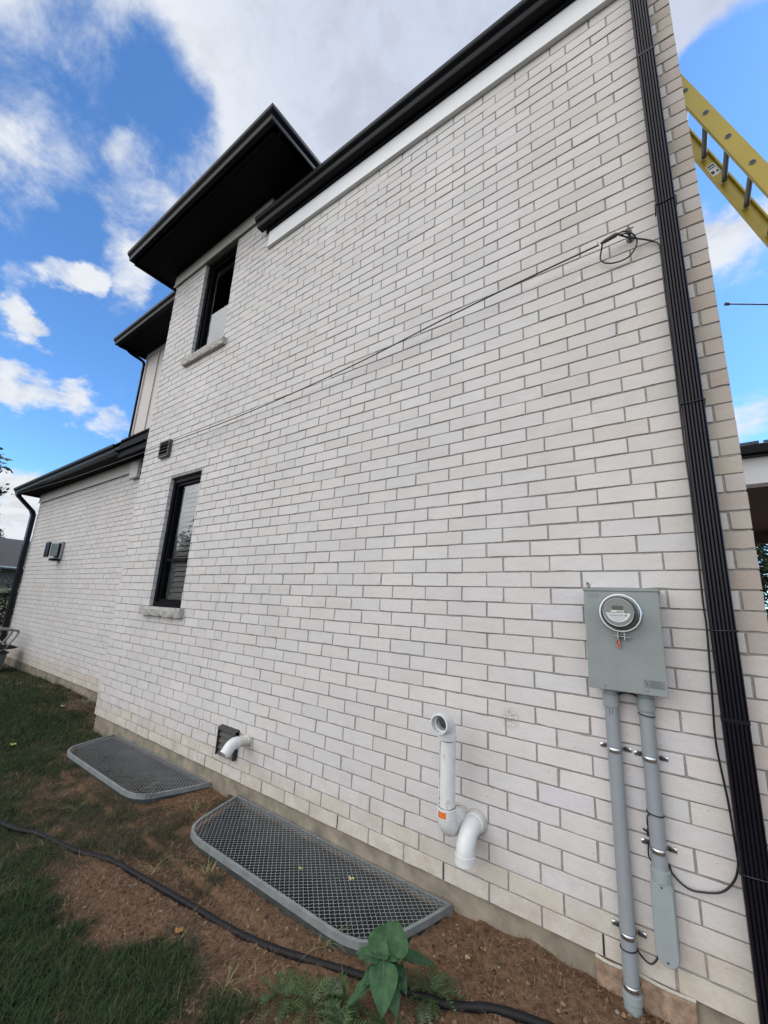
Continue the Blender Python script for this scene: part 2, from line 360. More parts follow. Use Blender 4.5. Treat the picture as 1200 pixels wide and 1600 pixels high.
def glass_mat(tint=.85, ior=2.3):
    m = bpy.data.materials.new('window_glass'); m.use_nodes = True; t = m.node_tree; n = t.nodes; l = t.links
    n.remove(n['Principled BSDF']); o = n['Material Output']
    tr = n.new('ShaderNodeBsdfTransparent'); tr.inputs[0].default_value = (tint, tint, tint, 1)
    gl = n.new('ShaderNodeBsdfGlossy'); gl.inputs['Roughness'].default_value = .01; gl.inputs['Color'].default_value = (.95, .97, 1, 1)
    fr = n.new('ShaderNodeFresnel'); fr.inputs[0].default_value = ior; mx = n.new('ShaderNodeMixShader')
    l.new(fr.outputs[0], mx.inputs[0]); l.new(tr.outputs[0], mx.inputs[1]); l.new(gl.outputs[0], mx.inputs[2]); l.new(mx.outputs[0], o.inputs[0])
    return m
M['glass'] = glass_mat()

# ============================================================ brickwork
BL, BH = 0.2672, 0.09
def tint(x, z, r):
    """own colour of one brick at wall position x,z"""
    base = np.array((.572, .553, .543)); k = 1 + r.uniform(-.035, .035)
    c = base*k
    c = c*np.array((1+r.uniform(-.012, .012), 1, 1+r.uniform(-.015, .02)))
    q = r.random(); p = .04 + .30*max(0, min(1, (x-.45)/.8))
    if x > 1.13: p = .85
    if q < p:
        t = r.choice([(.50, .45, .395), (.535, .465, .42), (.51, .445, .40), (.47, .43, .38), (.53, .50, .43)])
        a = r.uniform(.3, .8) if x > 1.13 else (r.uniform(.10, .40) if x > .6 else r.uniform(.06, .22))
        c = c*(1-a) + np.array(t)*a*k
    elif x > .3 and z < 1.9 and r.random() < .25:
        c = c*np.array((.97, .985, 1.02))
    if 0 <= z < .16: c = c*np.array((1.0, .975, .90))*.96
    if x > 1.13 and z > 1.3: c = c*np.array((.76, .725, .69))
    elif x > .3 and z > 1.8: c = c*np.array((.985, .975, .955))
    return tuple(c)
def bricks(regions, place, phase=0.0, seed=1, tintx=None, name='brickwork', parent=None):
    """regions: (u0,u1,v0,v1,holes). place(u,v,w)->world; w is outward from the nominal face"""
    r = random.Random(seed); V = []; F = []; C = []
    for (u0, u1, v0, v1, holes) in regions:
        n0 = int(math.floor(v0/BH)); n1 = int(math.ceil(v1/BH))
        for nrow in range(n0, n1):
            zb = max(v0, nrow*BH+.0005); zt = min(v1, nrow*BH+.0850)
            if zt-zb < .015: continue
            off = (0 if nrow % 2 == 0 else .393*BL) + phase
            k = int(math.floor((u0-off)/BL))-1
            while k*BL+off < u1:
                a = k*BL+off+.0038+r.uniform(-.0015, .0015); b = (k+1)*BL+off-.0038+r.uniform(-.0015, .0015); k += 1
                a = max(a, u0); b = min(b, u1)
                spans = [(a, b)]
                for (h0, h1, g0, g1) in holes:
                    if zt > g0+.01 and zb < g1-.01:
                        ns = []
                        for (p, q) in spans:
                            if p < h0 < q or p < h1 < q or (p >= h0 and q <= h1):
                                if p < h0: ns.append((p, h0))
                                if q > h1: ns.append((h1, q))
                            else: ns.append((p, q))
                        spans = ns
                for (p, q) in spans:
                    if q-p < .02: continue
                    w0 = r.uniform(-.0016, .0016); tx = r.uniform(-.0008, .0008); ty = r.uniform(-.0012, .0008)
                    jz0 = r.uniform(-.0010, .0016); jz1 = r.uniform(-.0012, .0008); sk = r.uniform(-.001, .001)
                    nseg = 4 if q-p > .12 else 2
                    top_ = [(p+(q-p)*i_/nseg, zt+jz1+(sk if i_ else 0)) for i_ in range(nseg+1)]; bot_ = [(p+(q-p)*i_/nseg, zb+jz0+(sk if i_ else 0)) for i_ in range(nseg+1)]
                    cs = bot_+top_[::-1]; m_ = len(cs); cu, cv_ = (p+q)/2, (zb+zt)/2; hu, hv = (q-p)/2, (zt-zb)/2
                    b0 = len(V); jit = []
                    for c in cs:
                        chip = .0035 if r.random() < .05 else 0.0
                        jit.append((c[0]+(-1 if c[0] > cu else 1)*(abs(r.gauss(0, .0006))+chip*.6), c[1]+(-1 if c[1] > cv_ else 1)*(abs(r.gauss(0, .0009))+chip)))
                    wz = [w0 + tx*(c[0]-cu)/hu + ty*(c[1]-cv_)/hv for c in jit]
                    for c in jit: V.append(place(c[0], c[1], -.012))
                    for c, wv in zip(jit, wz): V.append(place(c[0], c[1], wv-.0016-r.random()*.0012))
                    for c, wv in zip(jit, wz): V.append(place(c[0]-.0018*(c[0]-cu)/hu, c[1]-.0016*(c[1]-cv_)/hv, wv))
                    F += [(b0+i, b0+(i+1) % m_, b0+m_+(i+1) % m_, b0+m_+i) for i in range(m_)]
                    F += [(b0+m_+i, b0+m_+(i+1) % m_, b0+2*m_+(i+1) % m_, b0+2*m_+i) for i in range(m_)]
                    F += [tuple(range(b0+2*m_, b0+3*m_))]
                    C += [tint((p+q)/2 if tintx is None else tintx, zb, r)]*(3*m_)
    me = bpy.data.meshes.new(name); me.from_pydata(V, [], F)
    ca = me.color_attributes.new('Col', 'FLOAT_COLOR', 'POINT')
    arr = np.ones((len(V), 4), np.float32); arr[:, :3] = np.array(C, np.float32); ca.data.foreach_set('color', arr.ravel())
    me.materials.append(M['brick']); o = bpy.data.objects.new(name, me); COL.objects.link(o)
    if parent: o.parent = parent
    return o
def slab(mb, u0, u1, v0, v1, holes, place, w0, w1):
    us = sorted({u0, u1, *[h for H in holes for h in H[:2] if u0 < h < u1]}); vs = sorted({v0, v1, *[h for H in holes for h in H[2:] if v0 < h < v1]})
    def inside(i, j):
        if i < 0 or j < 0 or i >= len(us)-1 or j >= len(vs)-1: return False
        cu = (us[i]+us[i+1])/2; cv = (vs[j]+vs[j+1])/2
        return not any(h[0] < cu < h[1] and h[2] < cv < h[3] for h in holes)
    for i in range(len(us)-1):
        for j in range(len(vs)-1):
            if not inside(i, j): continue
            a, b, c, d = us[i], us[i+1], vs[j], vs[j+1]
            mb.add([place(a,c,w1),place(b,c,w1),place(b,d,w1),place(a,d,w1)], [(0,1,2,3)])
            mb.add([place(a,c,w0),place(b,c,w0),place(b,d,w0),place(a,d,w0)], [(3,2,1,0)])
            for (di, dj, p, q) in ((-1,0,(a,c),(a,d)),(1,0,(b,c),(b,d)),(0,-1,(a,c),(b,c)),(0,1,(a,d),(b,d))):
                if not inside(i+di, j+dj):
                    mb.add([place(*p,w0),place(*q,w0),place(*q,w1),place(*p,w1)], [(0,1,2,3)])

house = empty('house', (0, 0, 0), 'white brick two storey house wall with black eaves, gutters and windows', 'house')
XL, XR, XS = -5.13, 1.252, -2.79       # main wall left corner, right corner, step in the eaves
W1 = (-4.22, -3.50, 1.345, 2.935); W2 = (-4.28, -3.50, 4.68, 6.262)
front = lambda u, v, w_: (u, -w_, v)
wingf = lambda u, v, w_: (u, .48-w_, v)
eastf = lambda u, v, w_: (XR+w_, u, v)
westf = lambda u, v, w_: (XL-w_, -u, v)
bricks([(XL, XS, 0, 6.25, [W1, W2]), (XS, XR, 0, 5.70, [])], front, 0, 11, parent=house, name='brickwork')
bricks([(-11.68, XL-.006, 0.0, 3.54, [])], wingf, .09, 12, parent=house, name='wing_brickwork', tintx=-3)
bricks([(.006, 8.0, 0, 5.72, [])], eastf, .09, 13, parent=house, name='end_brickwork', tintx=.9)
bricks([(-.475, -.006, 0, 3.6, []), (-.765, -.006, 3.6, 6.25, [])], westf, 0, 14, parent=house, name='return_brickwork', tintx=-3)
W1s, W2s = [(a-.0065, b+.0065, c-.0, d+.0065) for (a, b, c, d) in (W1, W2)]
mb = MB(); slab(mb, XL+.004, XR-.008, .0, 5.72, [W1s, W2s], front, -.30, -.0055); slab(mb, XL+.004, XS, 5.72, 6.46, [W2s], front, -.30, -.0055); mb.build('wall', M['mortar'], house)
mb = MB(); slab(mb, -11.674, XL+.05, 0.0, 3.78, [], wingf, -.25, -.0055); mb.build('wall', M['mortar'], house)
mb = MB(); mb.box(XR-.30, XR-.0065, .30, 8.0, 0, 5.75); mb.build('wall', M['mortar'], house)
mb = MB(); mb.box(XL+.0065, XL+.2, .30, .78, 0, 6.46); mb.build('wall', M['mortar'], house)
# brick returns inside the window openings
for k, (a, b, c, d) in enumerate((W1, W2)):
    bricks([(-.068, -.004, c, d, [])], (lambda A: (lambda u, v, w_: (A+w_, -u, v)))(a), 0, 30+k, parent=house, name='window_reveal', tintx=-3)
    bricks([(-.068, -.004, c, d, [])], (lambda A: (lambda u, v, w_: (A-w_, -u, v)))(b), 0, 40+k, parent=house, name='window_reveal', tintx=-3)
# foundation
mb = MB()
mb.box(XL+.02, XR-.03, .016, .3, -1.0, -.001); mb.box(-11.66, XL+.02, .496, .7, -1.0, -.001); mb.box(XR-.3, XR-.03, .3, 8, -1.0, -.001)
mb.box(XL+.02, XL+.2, .3, .496, -1.0, -.001)
fo = mb.build('foundation', M['found'], house)
for k in (2, -1, -4, -7, -10, -13, -16):      # open weep joints in the lowest course
    mb = MB(); mb.box(k*BL-.0045, k*BL+.0045, .0045, .0060, .004, .082); mb.build('weep_hole', M['print'], house)
# rough plank and foam at the foot of the wall
mb = MB()
mb.box(.50, .86, -.012, .014, -.125, -.004, .003); mb.build('plank', M['wood'], house)
mb = MB(); mb.tube(spline([(.50,-.008,0.0),(.56,-.014,-.004),(.66,-.008,.003),(.75,-.012,0),(.86,-.006,.002)], 4), .007, 8); mb.build('sealing_foam', M['foam'], house)

# ---- windows
def window(W, mull, blind):
    a, b, c, d = W; y0 = .046
    fr = MB(); t = .055
    fr.box(a, a+t, y0, .20, c, d); fr.box(b-t, b, y0, .20, c, d); fr.box(a+t, b-t, y0, .20, d-t, d); fr.box(a+t, b-t, y0, .20, c, c+t)
    f = fr.build('window', M['frame'], house)
    s = MB(); e = .035; A, B, Cc, D = a+t, b-t, c+t, d-t
    s.box(A, A+e, y0+.025, .155, Cc, D); s.box(B-e, B, y0+.025, .17, Cc, D); s.box(A+e, B-e, y0+.025, .17, D-e, D); s.box(A+e, B-e, y0+.025, .17, Cc, Cc+e)
    if mull: s.box(A+e, B-e, y0+.03, .165, mull-.014, mull+.014)
    s.build('sash', M['frame'], f)
    g = MB(); yg = y0+.055
    g.add([(A+e-.005, yg, Cc+e-.005), (B-e+.005, yg, Cc+e-.005), (B-e+.005, yg, D-e+.005), (A+e-.005, yg, D-e+.005)], [(0,1,2,3)])
    g.build('pane', M['glass'], f)
    r = MB()   # the dim room behind
    x0, x1, z0, z1 = a-.5, b+.5, c-.5, d+.4
    r.add([(x0,.31,z0),(x1,.31,z0),(x1,2.0,z0),(x0,2.0,z0),(x0,.31,z1),(x1,.31,z1),(x1,2.0,z1),(x0,2.0,z1)], [(0,1,2,3),(7,6,5,4),(1,5,6,2),(2,6,7,3),(3,7,4,0)])
    r.build('room', M['inner'], f)
    if blind:
        bl = MB(); x0, x1 = A+.01, B-.01
        bl.box(x0, x0+.05, .165, .195, Cc, D); bl.box(x1-.05, x1, .165, .195, Cc, D)
        bl.box(x0+.05, x1-.05, .165, .195, Cc, Cc+.06); bl.box(x0+.05, x1-.05, .165, .195, D-.06, D)
        z = Cc+.09
        while z < D-.07:
            bl.add([(x0+.05, .166, z-.028), (x1-.05, .166, z-.028), (x1-.05, .196, z+.028), (x0+.05, .196, z+.028)], [(0,1,2,3)]); z += .062
        bl.build('shutter', M['blind'], f)
    sl = MB()      # chiselled stone sill
    n = 26; xs = [a-.095+(b-a+.19)*i/n for i in range(n+1)]; r_ = random.Random(int(c*10))
    prof = [(-.062, c-.002), (-.066, c-.03), (-.058, c-.07), (-.05, c-.098)]
    V = []; F = []
    for i, x in enumerate(xs):
        V.append((x, .085, c-.001)); V.append((x, -.045, c-.001))
        for (y, z) in prof: V.append((x, y+r_.uniform(-.006, .006), z+(r_.uniform(-.004, .004) if i not in (0, n) else 0)))
        V.append((x, .0, c-.098))
    m_ = len(prof)+3
    for i in range(n): F += [(i*m_+k, (i+1)*m_+k, (i+1)*m_+(k+1) % m_, i*m_+(k+1) % m_) for k in range(m_)]
    F += [tuple(range(m_)), tuple(range(n*m_+m_-1, n*m_-1, -1))]
    sl.add(V, F); sl.build('sill', M['stone'], f)
window(W1, 1.90, True); window(W2, None, False)

# ---- eaves: lower (right) roof
def kgutter(mb, x0, x1, yb, zb, h=.12, d=.12):
    """K-style gutter profile facing -Y, back at yb, bottom zb"""
    P = [(yb, zb), (yb-d*.62, zb), (yb-d*.66, zb+h*.10), (yb-d*.72, zb+h*.38), (yb-d*.95, zb+h*.62), (yb-d, zb+h*.72), (yb-d, zb+h), (yb-d+.012, zb+h), (yb-d+.012, zb+h*.74), (yb-d*.66+.01, zb+h*.12), (yb-.01, zb+.012), (yb-.01, zb+h*1.0), (yb, zb+h)]
    mb.prism(P, x0, x1, 'x')
mb = MB(); kgutter(mb, -2.88, 1.25, -.045, 5.945, .125, .125); mb.build('gutter', M['black'], house)
mb = MB(); mb.box(-2.80, XR-.002, -.045, 0.0, 5.905, 6.09); mb.box(-2.80, XR-.26, 0.0, .3, 5.955, 6.09); mb.build('fascia', M['blackmatte'], house)
mb = MB(); mb.box(XS+.03, XR+.03, -.026, .0, 5.665, 5.905); mb.box(XS+.03, XR+.03, -.040, -.026, 5.665, 5.690); mb.build('frieze', M['white'], house)
mb = MB(); mb.box(XR-.25, XR-.004, .0, 8.0, 5.75, 6.09); mb.build('fascia', M['blackmatte'], house)
mb = MB(); mb.add([(XS,-.05,6.093),(XR,-.05,6.093),(-.8,4.0,7.6),(XS,4.0,7.6),(XR,8.0,6.093)], [(0,1,2,3),(1,4,2)]); mb.build('roof', M['shingle'], house)
# wall above lower roof, side of the upper block
mb = MB(); mb.box(XS-.2, XS, .3, 6.0, 5.6, 6.46); mb.build('wall', M['siding'], house)
mb = MB(); mb.box(XL-.028, XS+.0, -.024, .0, 6.27, 6.46); mb.box(XL-.034, XS+.006, -.036, -.024, 6.25, 6.272); mb.box(XL-.0275, XL, .0, .78, 6.27, 6.46); mb.build('frieze', M['greyboard'], house)
# upper (left) roof
UX0, UX1, UY = -5.47, -2.06, -.60
mb = MB(); mb.box(UX0+.05, UX1-.06, UY+.05, 6.0, 6.462, 6.49)
x = UX0+.14
while x < UX1-.1: mb.box(x, x+.008, UY+.16, -.04, 6.4575, 6.4625); x += .10
mb.box(UX0+.05, UX1-.06, UY+.13, UY+.15, 6.4560, 6.4625)
mb.box(UX1-.20, UX1-.18, UY+.15, 5.9, 6.4560, 6.4625)
y = -.45
while y < 5.8: mb.box(UX1-.17, UX1-.07, y, y+.008, 6.4570, 6.4625); y += .10
mb.build('soffit', M['blackmatte'], house)
mb = MB(); kgutter(mb, UX0-.0, UX1-.12, UY+.075, 6.462, .13, .12)
C_ = MB(); kgutter(C_, 0, 1, 0, 6.462, .13, .12); n_ = len(C_.v)//2; pr_ = [(v[1], v[2]) for v in C_.v[:n_]]
mb.add([(UX1-.12, UY+.075+p[0], p[1]) for p in pr_]+[(UX1-.12-p[0], UY+.075+p[0], p[1]) for p in pr_], [(i, (i+1) % n_, n_+(i+1) % n_, n_+i) for i in range(n_)])
mb.build('gutter', M['black'], house)
mb = MB(); g2 = MB(); kgutter(g2, 0, 1, 0, 6.462, .13, .12)
n_ = len(g2.v)//2; prof_ = [(v[1], v[2]) for v in g2.v[:n_]]
# mitred at the corner: the profile sweeps along +Y at the right-hand eave
V_ = [(UX1-.12-p[0], UY+.075+p[0], p[1]) for p in prof_]+[(UX1-.12-p[0], 6.0, p[1]) for p in prof_]
mb.add(V_, [(i, (i+1) % n_, n_+(i+1) % n_, n_+i) for i in range(n_)]+[tuple(range(n_)), tuple(range(2*n_-1, n_-1, -1))]); mb.build('gutter', M['black'], house)
mb = MB(); mb.box(UX0+.0, UX0+.05, UY+.075, 6.0, 6.44, 6.60); mb.box(UX0+.06, UX1-.12, UY+.085, UY+.10, 6.445, 6.60); mb.build('fascia', M['blackmatte'], house)
mb = MB(); mb.add([(UX0,UY,6.595),(UX1,UY,6.595),(UX1,6.0,6.595),(UX0,6.0,6.595),(-3.8,1.4,7.5),(-3.8,4.0,7.5)], [(0,1,4),(1,2,5,4),(2,3,5),(3,0,4,5)]); mb.build('roof', M['shingle'], house)
# second floor of the wing: board and batten wall with its own eaves
mb = MB(); mb.box(-7.80, XL+.1, .77, .95, 3.6, 6.46); mb.box(-7.80, -7.62, .95, 7.0, 3.6, 6.46); mb.build('siding', M['siding'], house)
mb = MB()
for x in (-7.815, -7.30, -6.80, -6.30, -5.8): mb.box(x, x+.045, .745, .77, 3.6, 6.36)
mb.box(-7.82, XL+.02, .748, .77, 6.36, 6.455); mb.build('batten', M['siding'], house)
mb = MB(); mb.box(-7.98, -5.1, .22, 7.0, 6.456, 6.48)
x = -7.9
while x < -5.3: mb.box(x, x+.008, .30, .74, 6.4515, 6.4565); x += .10
mb.box(-7.98, XL, .26, .28, 6.4500, 6.4565); mb.build('soffit', M['blackmatte'], house)
mb = MB(); kgutter(mb, -8.02, XL-.35, .27, 6.44, .125, .115); mb.box(-8.02, -7.97, .27, 7.0, 6.43, 6.57); mb.build('gutter', M['black'], house)
mb = MB(); mb.add([(-8.0,.17,6.56),(-5.2,.17,6.56),(-5.2,3.5,7.7),(-6.2,3.5,7.7),(-8.0,7.0,6.56),(-5.2,7.0,6.56)], [(0,1,2,3),(0,3,4),(4,3,2,5)]); mb.build('roof', M['shingle'], house)
mb = MB(); mb.tube(spline([(-7.96,.40,6.44),(-7.95,.50,6.38),(-7.90,.70,6.31),(-7.85,.735,6.2),(-7.85,.735,6.0)], 5), .03, 10); mb.tube([(-7.85,.735,6.0),(-7.85,.735,4.5),(-7.95,.60,4.38)], .022, 10); mb.build('downspout', M['black'], house)
# lower roof of the wing
mb = MB(); mb.box(-12.1, XL-.36, .08, .48, 3.765, 3.79); mb.box(XL-.36, XL-.01, .14, .48, 3.765, 3.79)
mb.box(-12.1, -11.68, .48, 7.0, 3.765, 3.79)
x = -12.0
while x < XL-.4: mb.box(x, x+.008, .15, .465, 3.7605, 3.7655); x += .10
mb.build('soffit', M['blackmatte'], house)
mb = MB(); kgutter(mb, -12.14, -6.42, .135, 3.745, .125, .12); mb.box(-12.13, -12.10, .135, 7.0, 3.745, 3.87); mb.build('gutter', M['black'], house)
mb = MB(); mb.box(-12.1, -6.44, .136, .16, 3.752, 3.90); mb.box(-6.44, XL-.01, .12, .145, 3.66, 3.975); mb.build('fascia', M['blackmatte'], house)
mb = MB(); mb.box(-11.70, XL-.05, .455, .48, 3.55, 3.764); mb.box(-11.705, XL-.05, .445, .455, 3.535, 3.56); mb.build('frieze', M['greyboard'], house)
mb = MB(); mb.box(-6.60, -6.30, .40, .455, 3.40, 3.70, .006); mb.build('corbel', M['greyboard'], house)
mb = MB(); mb.add([(-12.12,.05,3.875),(XL-.01,.10,3.93),(XL-.01,.78,4.30),(-7.8,.78,4.30),(-7.8,7.0,4.3),(-12.12,7.0,3.875),(-10.5,3.5,4.6)], [(0,1,2,3,6),(0,6,5),(6,3,4,5)]); mb.build('roof', M['shingle'], house)
# far downspout at the wing corner
mb = MB()
def rect_pipe(mb, path, wx, wy):
    V = []; F = []
    for p in path:
        for (sx, sy) in ((-1,-1),(1,-1),(1,1),(-1,1)): V.append((p[0]+sx*wx/2, p[1]+sy*wy/2, p[2]))
    for i in range(len(path)-1): F += [(i*4+k, i*4+(k+1) % 4, i*4+4+(k+1) % 4, i*4+4+k) for k in range(4)]
    F += [(3,2,1,0), tuple(len(path)*4-4+k for k in range(4))]; mb.add(V, F)
rect_pipe(mb, [(-12.0,.10,3.76),(-12.0,.11,3.68),(-11.76,.38,3.34),(-11.72,.41,3.24),(-11.72,.41,-.15)], .14, .09)
mb.build('downspout', M['pipe'], house)
# ---- corrugated downspout near the right corner
def corr_pipe(mb, x0, x1, yf, yb, z0, z1, ribs=6):
    P = [(x0, yb), (x0, yf+.006)]
    n = ribs*4
    for i in range(n+1):
        t = i/n; x = x0+.004+(x1-x0-.008)*t; ph = (t*ribs) % 1
        P.append((x, yf + (.006 if ph > .62 else 0.0)))
    P += [(x1, yf+.006), (x1, yb)]
    V = [(x, y, z) for z in (z0, z1) for (x, y) in P]; n = len(P)
    mb.add(V, [(i, (i+1) % n, n+(i+1) % n, n+i) for i in range(n)] + [tuple(range(n)), tuple(range(2*n-1, n-1, -1))])
mb = MB(); corr_pipe(mb, 1.050, 1.140, -.088, -.012, -.14, 5.90)
rect_pipe(mb, [(1.095,-.05,5.90),(1.095,-.10,5.955)], .09, .075)
ds = mb.build('downspout', M['pipe'], house)
for z_ in (1.075, 4.90):
    mb = MB(); mb.box(1.0485, 1.1415, -.0895, -.010, z_, z_+.016); mb.build('downspout_joint', M['pipe'], ds)
for zc_ in (3.745, 2.515, 1.438, .535):
    mb = MB(); mb.tube([(1.046,-.012,zc_),(1.046,-.092,zc_),(1.144,-.092,zc_+.004),(1.144,-.012,zc_)], .0032, 6); mb.build('cable_tie', M['wire'], ds)

# ---- porch on the far side of the corner
P = MB(); P.box(1.42, 6.0, 4.0, 4.14, 3.50, 3.60); P.box(1.40, 6.0, 3.93, 4.0, 3.52, 3.62); P.build('porch_fascia', M['black'], house)
P = MB(); P.box(1.30, 6.0, 4.10, 4.30, 3.17, 3.50); P.build('porch_beam', M['white'], house)
P = MB(); P.add([(1.25,3.93,3.62),(6.0,3.93,3.62),(6.0,6.5,4.5),(1.25,6.5,4.5)], [(0,1,2,3)])
for x in (1.55, 1.86, 2.3, 2.75, 3.2, 3.7): P.add([(x,3.93,3.62),(x+.02,3.93,3.62),(x+.02,6.5,4.5),(x,6.5,4.5),(x,3.93,3.66),(x+.02,3.93,3.66),(x+.02,6.5,4.54),(x,6.5,4.54)], [(0,1,5,4),(4,5,6,7),(0,4,7,3),(1,2,6,5)])
P.build('porch_roof', M['metalroof'], house)
P = MB(); P.box(1.28, 6.0, 4.30, 7.6, 3.16, 3.20); P.box(1.28, 6.0, 7.6, 7.75, 2.95, 3.5); P.build('porch_ceiling', M['brown'], house)
P = MB(); P.box(5.0, 5.25, 4.08, 4.33, -.2, 3.17); P.build('porch_column', M['white'], house)
P = MB(); P.box(1.27, 6.0, 7.5, 7.55, 1.72, 1.77); P.box(1.27, 6.0, 7.5, 7.55, .95, 1.0)
x = 1.4
while x < 5.9: P.box(x, x+.02, 7.515, 7.535, 1.0, 1.72); x += .12
P.build('porch_railing', M['black'], house)

# ============================================================ ground
COV = [(-4.50, -2.56), (-2.16, -.19)]       # window wells, x range
def gz(x, y):
    h = -.195
    if y > -.7:
        t = min(1, (y+.7)/.7); t = t*t*(3-2*t)
        wall_h = -.108 if x > -2.3 else (-.15 if x > -4.4 else -.20)
        if x > 1.2: wall_h = -.16
        h = h + (wall_h-h)*t
        h += .018*max(0, t-.5)*noise.noise(Vector((x*4.3, 2.2, 7)))
    if x < -4.9:
        t = min(1, (-4.9-x)/2.2); h += t*(.075 if y > -.6 else .075*max(0, 1-(-.6-y)/2.0))*1.0
    if x < -8: h -= min(.04, (-8-x)*.015)
    f = 1.0 if (-13 < x < 2.5 and -5 < y < 1) else .3
    h += f*(.026*noise.noise(Vector((x*2.1, y*2.1, 3))) + .017*noise.noise(Vector((x*7, y*7, 9))) + .010*noise.noise(Vector((x*19, y*19, 2))))
    for (a, b) in COV:      # soil leans on the well rims
        if a-.12 < x < b+.12 and -.66 < y < .02: h = min(max(h, -.168), -.140)
    return h
def in_well(x, y, a, b):
    if not (a+.02 < x < b-.02 and -.535 < y < .02): return False
    e = min(x-a, b-x)
    return e > .03+(.055*(-y)/.2 if y > -.2 else .055+.07*(-y-.2)/.21 if y > -.41 else .125+.26*((-y-.41)/.125)**2)
def axis(lo, a, b, hi, fine, k=1.35):
    v = list(np.arange(a, b+1e-6, fine)); s = fine; x = a
    L_ = []
    while x > lo: s *= k; x -= s; L_.append(max(x, lo))
    s = fine; x = b; H_ = []
    while x < hi: s *= k; x += s; H_.append(min(x, hi))
    return L_[::-1]+v+H_
xs = axis(-400, -4.8, 1.7, 400, .03, 1.12); ys = axis(-400, -1.8, .6, 400, .03, 1.12)
V = [(x, y, gz(x, y)) for y in ys for x in xs]; nx = len(xs); F = []
for j in range(len(ys)-1):
    for i in range(nx-1):
        cx_, cy_ = (xs[i]+xs[i+1])/2, (ys[j]+ys[j+1])/2
        if any(in_well(cx_, cy_, a, b) for a, b in COV): continue
        F.append((j*nx+i, j*nx+i+1, (j+1)*nx+i+1, (j+1)*nx+i))
me = bpy.data.meshes.new('ground'); me.from_pydata(V, [], F); me.polygons.foreach_set('use_smooth', [True]*len(F))
def ground_mat():
    m = bpy.data.materials.new('soil'); m.use_nodes = True; t = m.node_tree; n = t.nodes; l = t.links; b = n['Principled BSDF']
    b.inputs['Roughness'].default_value = .97; b.inputs['Specular IOR Level'].default_value = .15
    a = n.new('ShaderNodeAttribute'); a.attribute_name = 'green'; tcn = n.new('ShaderNodeTexCoord')
    n1 = n.new('ShaderNodeTexNoise'); n1.inputs['Scale'].default_value = 30; n1.inputs['Detail'].default_value = 8; n1.inputs['Roughness'].default_value = .7; l.new(tcn.outputs['Object'], n1.inputs['Vector'])
    r1 = n.new('ShaderNodeValToRGB'); l.new(n1.outputs[0], r1.inputs[0]); e = r1.color_ramp.elements
    e[0].position = .3; e[0].color = (.048, .029, .018, 1); e[1].position = .70; e[1].color = (.235, .142, .085, 1)
    mx = n.new('ShaderNodeMix'); mx.data_type = 'RGBA'; l.new(a.outputs['Fac'], mx.inputs[0]); l.new(r1.outputs[0], mx.inputs[6])
    r2 = n.new('ShaderNodeValToRGB'); l.new(n1.outputs[0], r2.inputs[0]); e = r2.color_ramp.elements
    e[0].position = .3; e[0].color = (.008, .014, .006, 1); e[1].position = .75; e[1].color = (.030, .040, .018, 1)
    l.new(r2.outputs[0], mx.inputs[7]); l.new(mx.outputs[2], b.inputs['Base Color'])
    bp = n.new('ShaderNodeBump'); bp.inputs['Distance'].default_value = .012; l.new(n1.outputs[0], bp.inputs['Height']); l.new(bp.outputs[0], b.inputs['Normal'])
    return m
# where it is green (+) or bare and brown (-): x, y, radius, weight
GB = [(-5.3,-.48,.8,.9),(-6.0,-.1,.7,.55),(-7.2,-.3,1.0,.9),(-4.4,-.95,.55,.8),(-1.89,-1.43,.28,.8),(-1.44,-1.47,.35,1.0),(-1.10,-1.31,.25,1.1),(-1.05,-1.03,.10,1.0),(-1.2,-.98,.09,.6),
      (-.71,-1.02,.13,1.0),(-4.62,-.13,.25,.4),(-2.33,-1.40,.4,.8),(-9.5,-.4,1.8,.9),(-.85,-1.35,.2,.6),(-3.2,-1.6,.7,.7),
      (-2.05,-1.04,.22,-1.2),(-1.48,-1.03,.2,-.9),(-1.73,-.99,.2,-1.1),(-2.7,-.96,.2,-.5),(-2.3,-.62,.35,.22),(-1.75,-.68,.25,.25),(-1.0,-.72,.15,.2),(-2.9,-.7,.35,.2),(-.94,-.79,.2,-.9),(-.64,-.81,.18,-.8),(.25,-.2,.7,-1.6),(-2.6,-.12,.3,-.9),
      (-6.88,.6,.4,-.6),(-1.05,-1.15,.08,-.2),(-1.4,-.65,.5,-.5),(-7.8,.38,.5,-.8),(-8.2,-.1,.8,.7),(-5.4,.2,.35,-.9),(-6.3,.2,.4,-.8),(-9.6,.45,.5,-.5),(.1,-.8,.5,-.7)]
def green(x, y):
    g = -.05
    for (a, b, r_, wg) in GB:
        d2 = ((x-a)**2+(y-b)**2)/(r_*r_)
        if d2 < 6: g += wg*math.exp(-d2)
    if x < -12 or y < -2.5: g += .8
    g += .62*noise.noise(Vector((x*3.1, y*3.1, 1))) + .70*noise.noise(Vector((x*8, y*8, 5))) + .35*noise.noise(Vector((x*21, y*21, 8)))
    return g
gr = np.array([min(1, max(0, .5+1.3*(green(v[0], v[1])-.25))) for v in V], np.float32)
at = me.attributes.new('green', 'FLOAT', 'POINT'); at.data.foreach_set('value', gr)
me.materials.append(ground_mat()); go = bpy.data.objects.new('ground', me); COL.objects.link(go); tag(go, kind='structure')

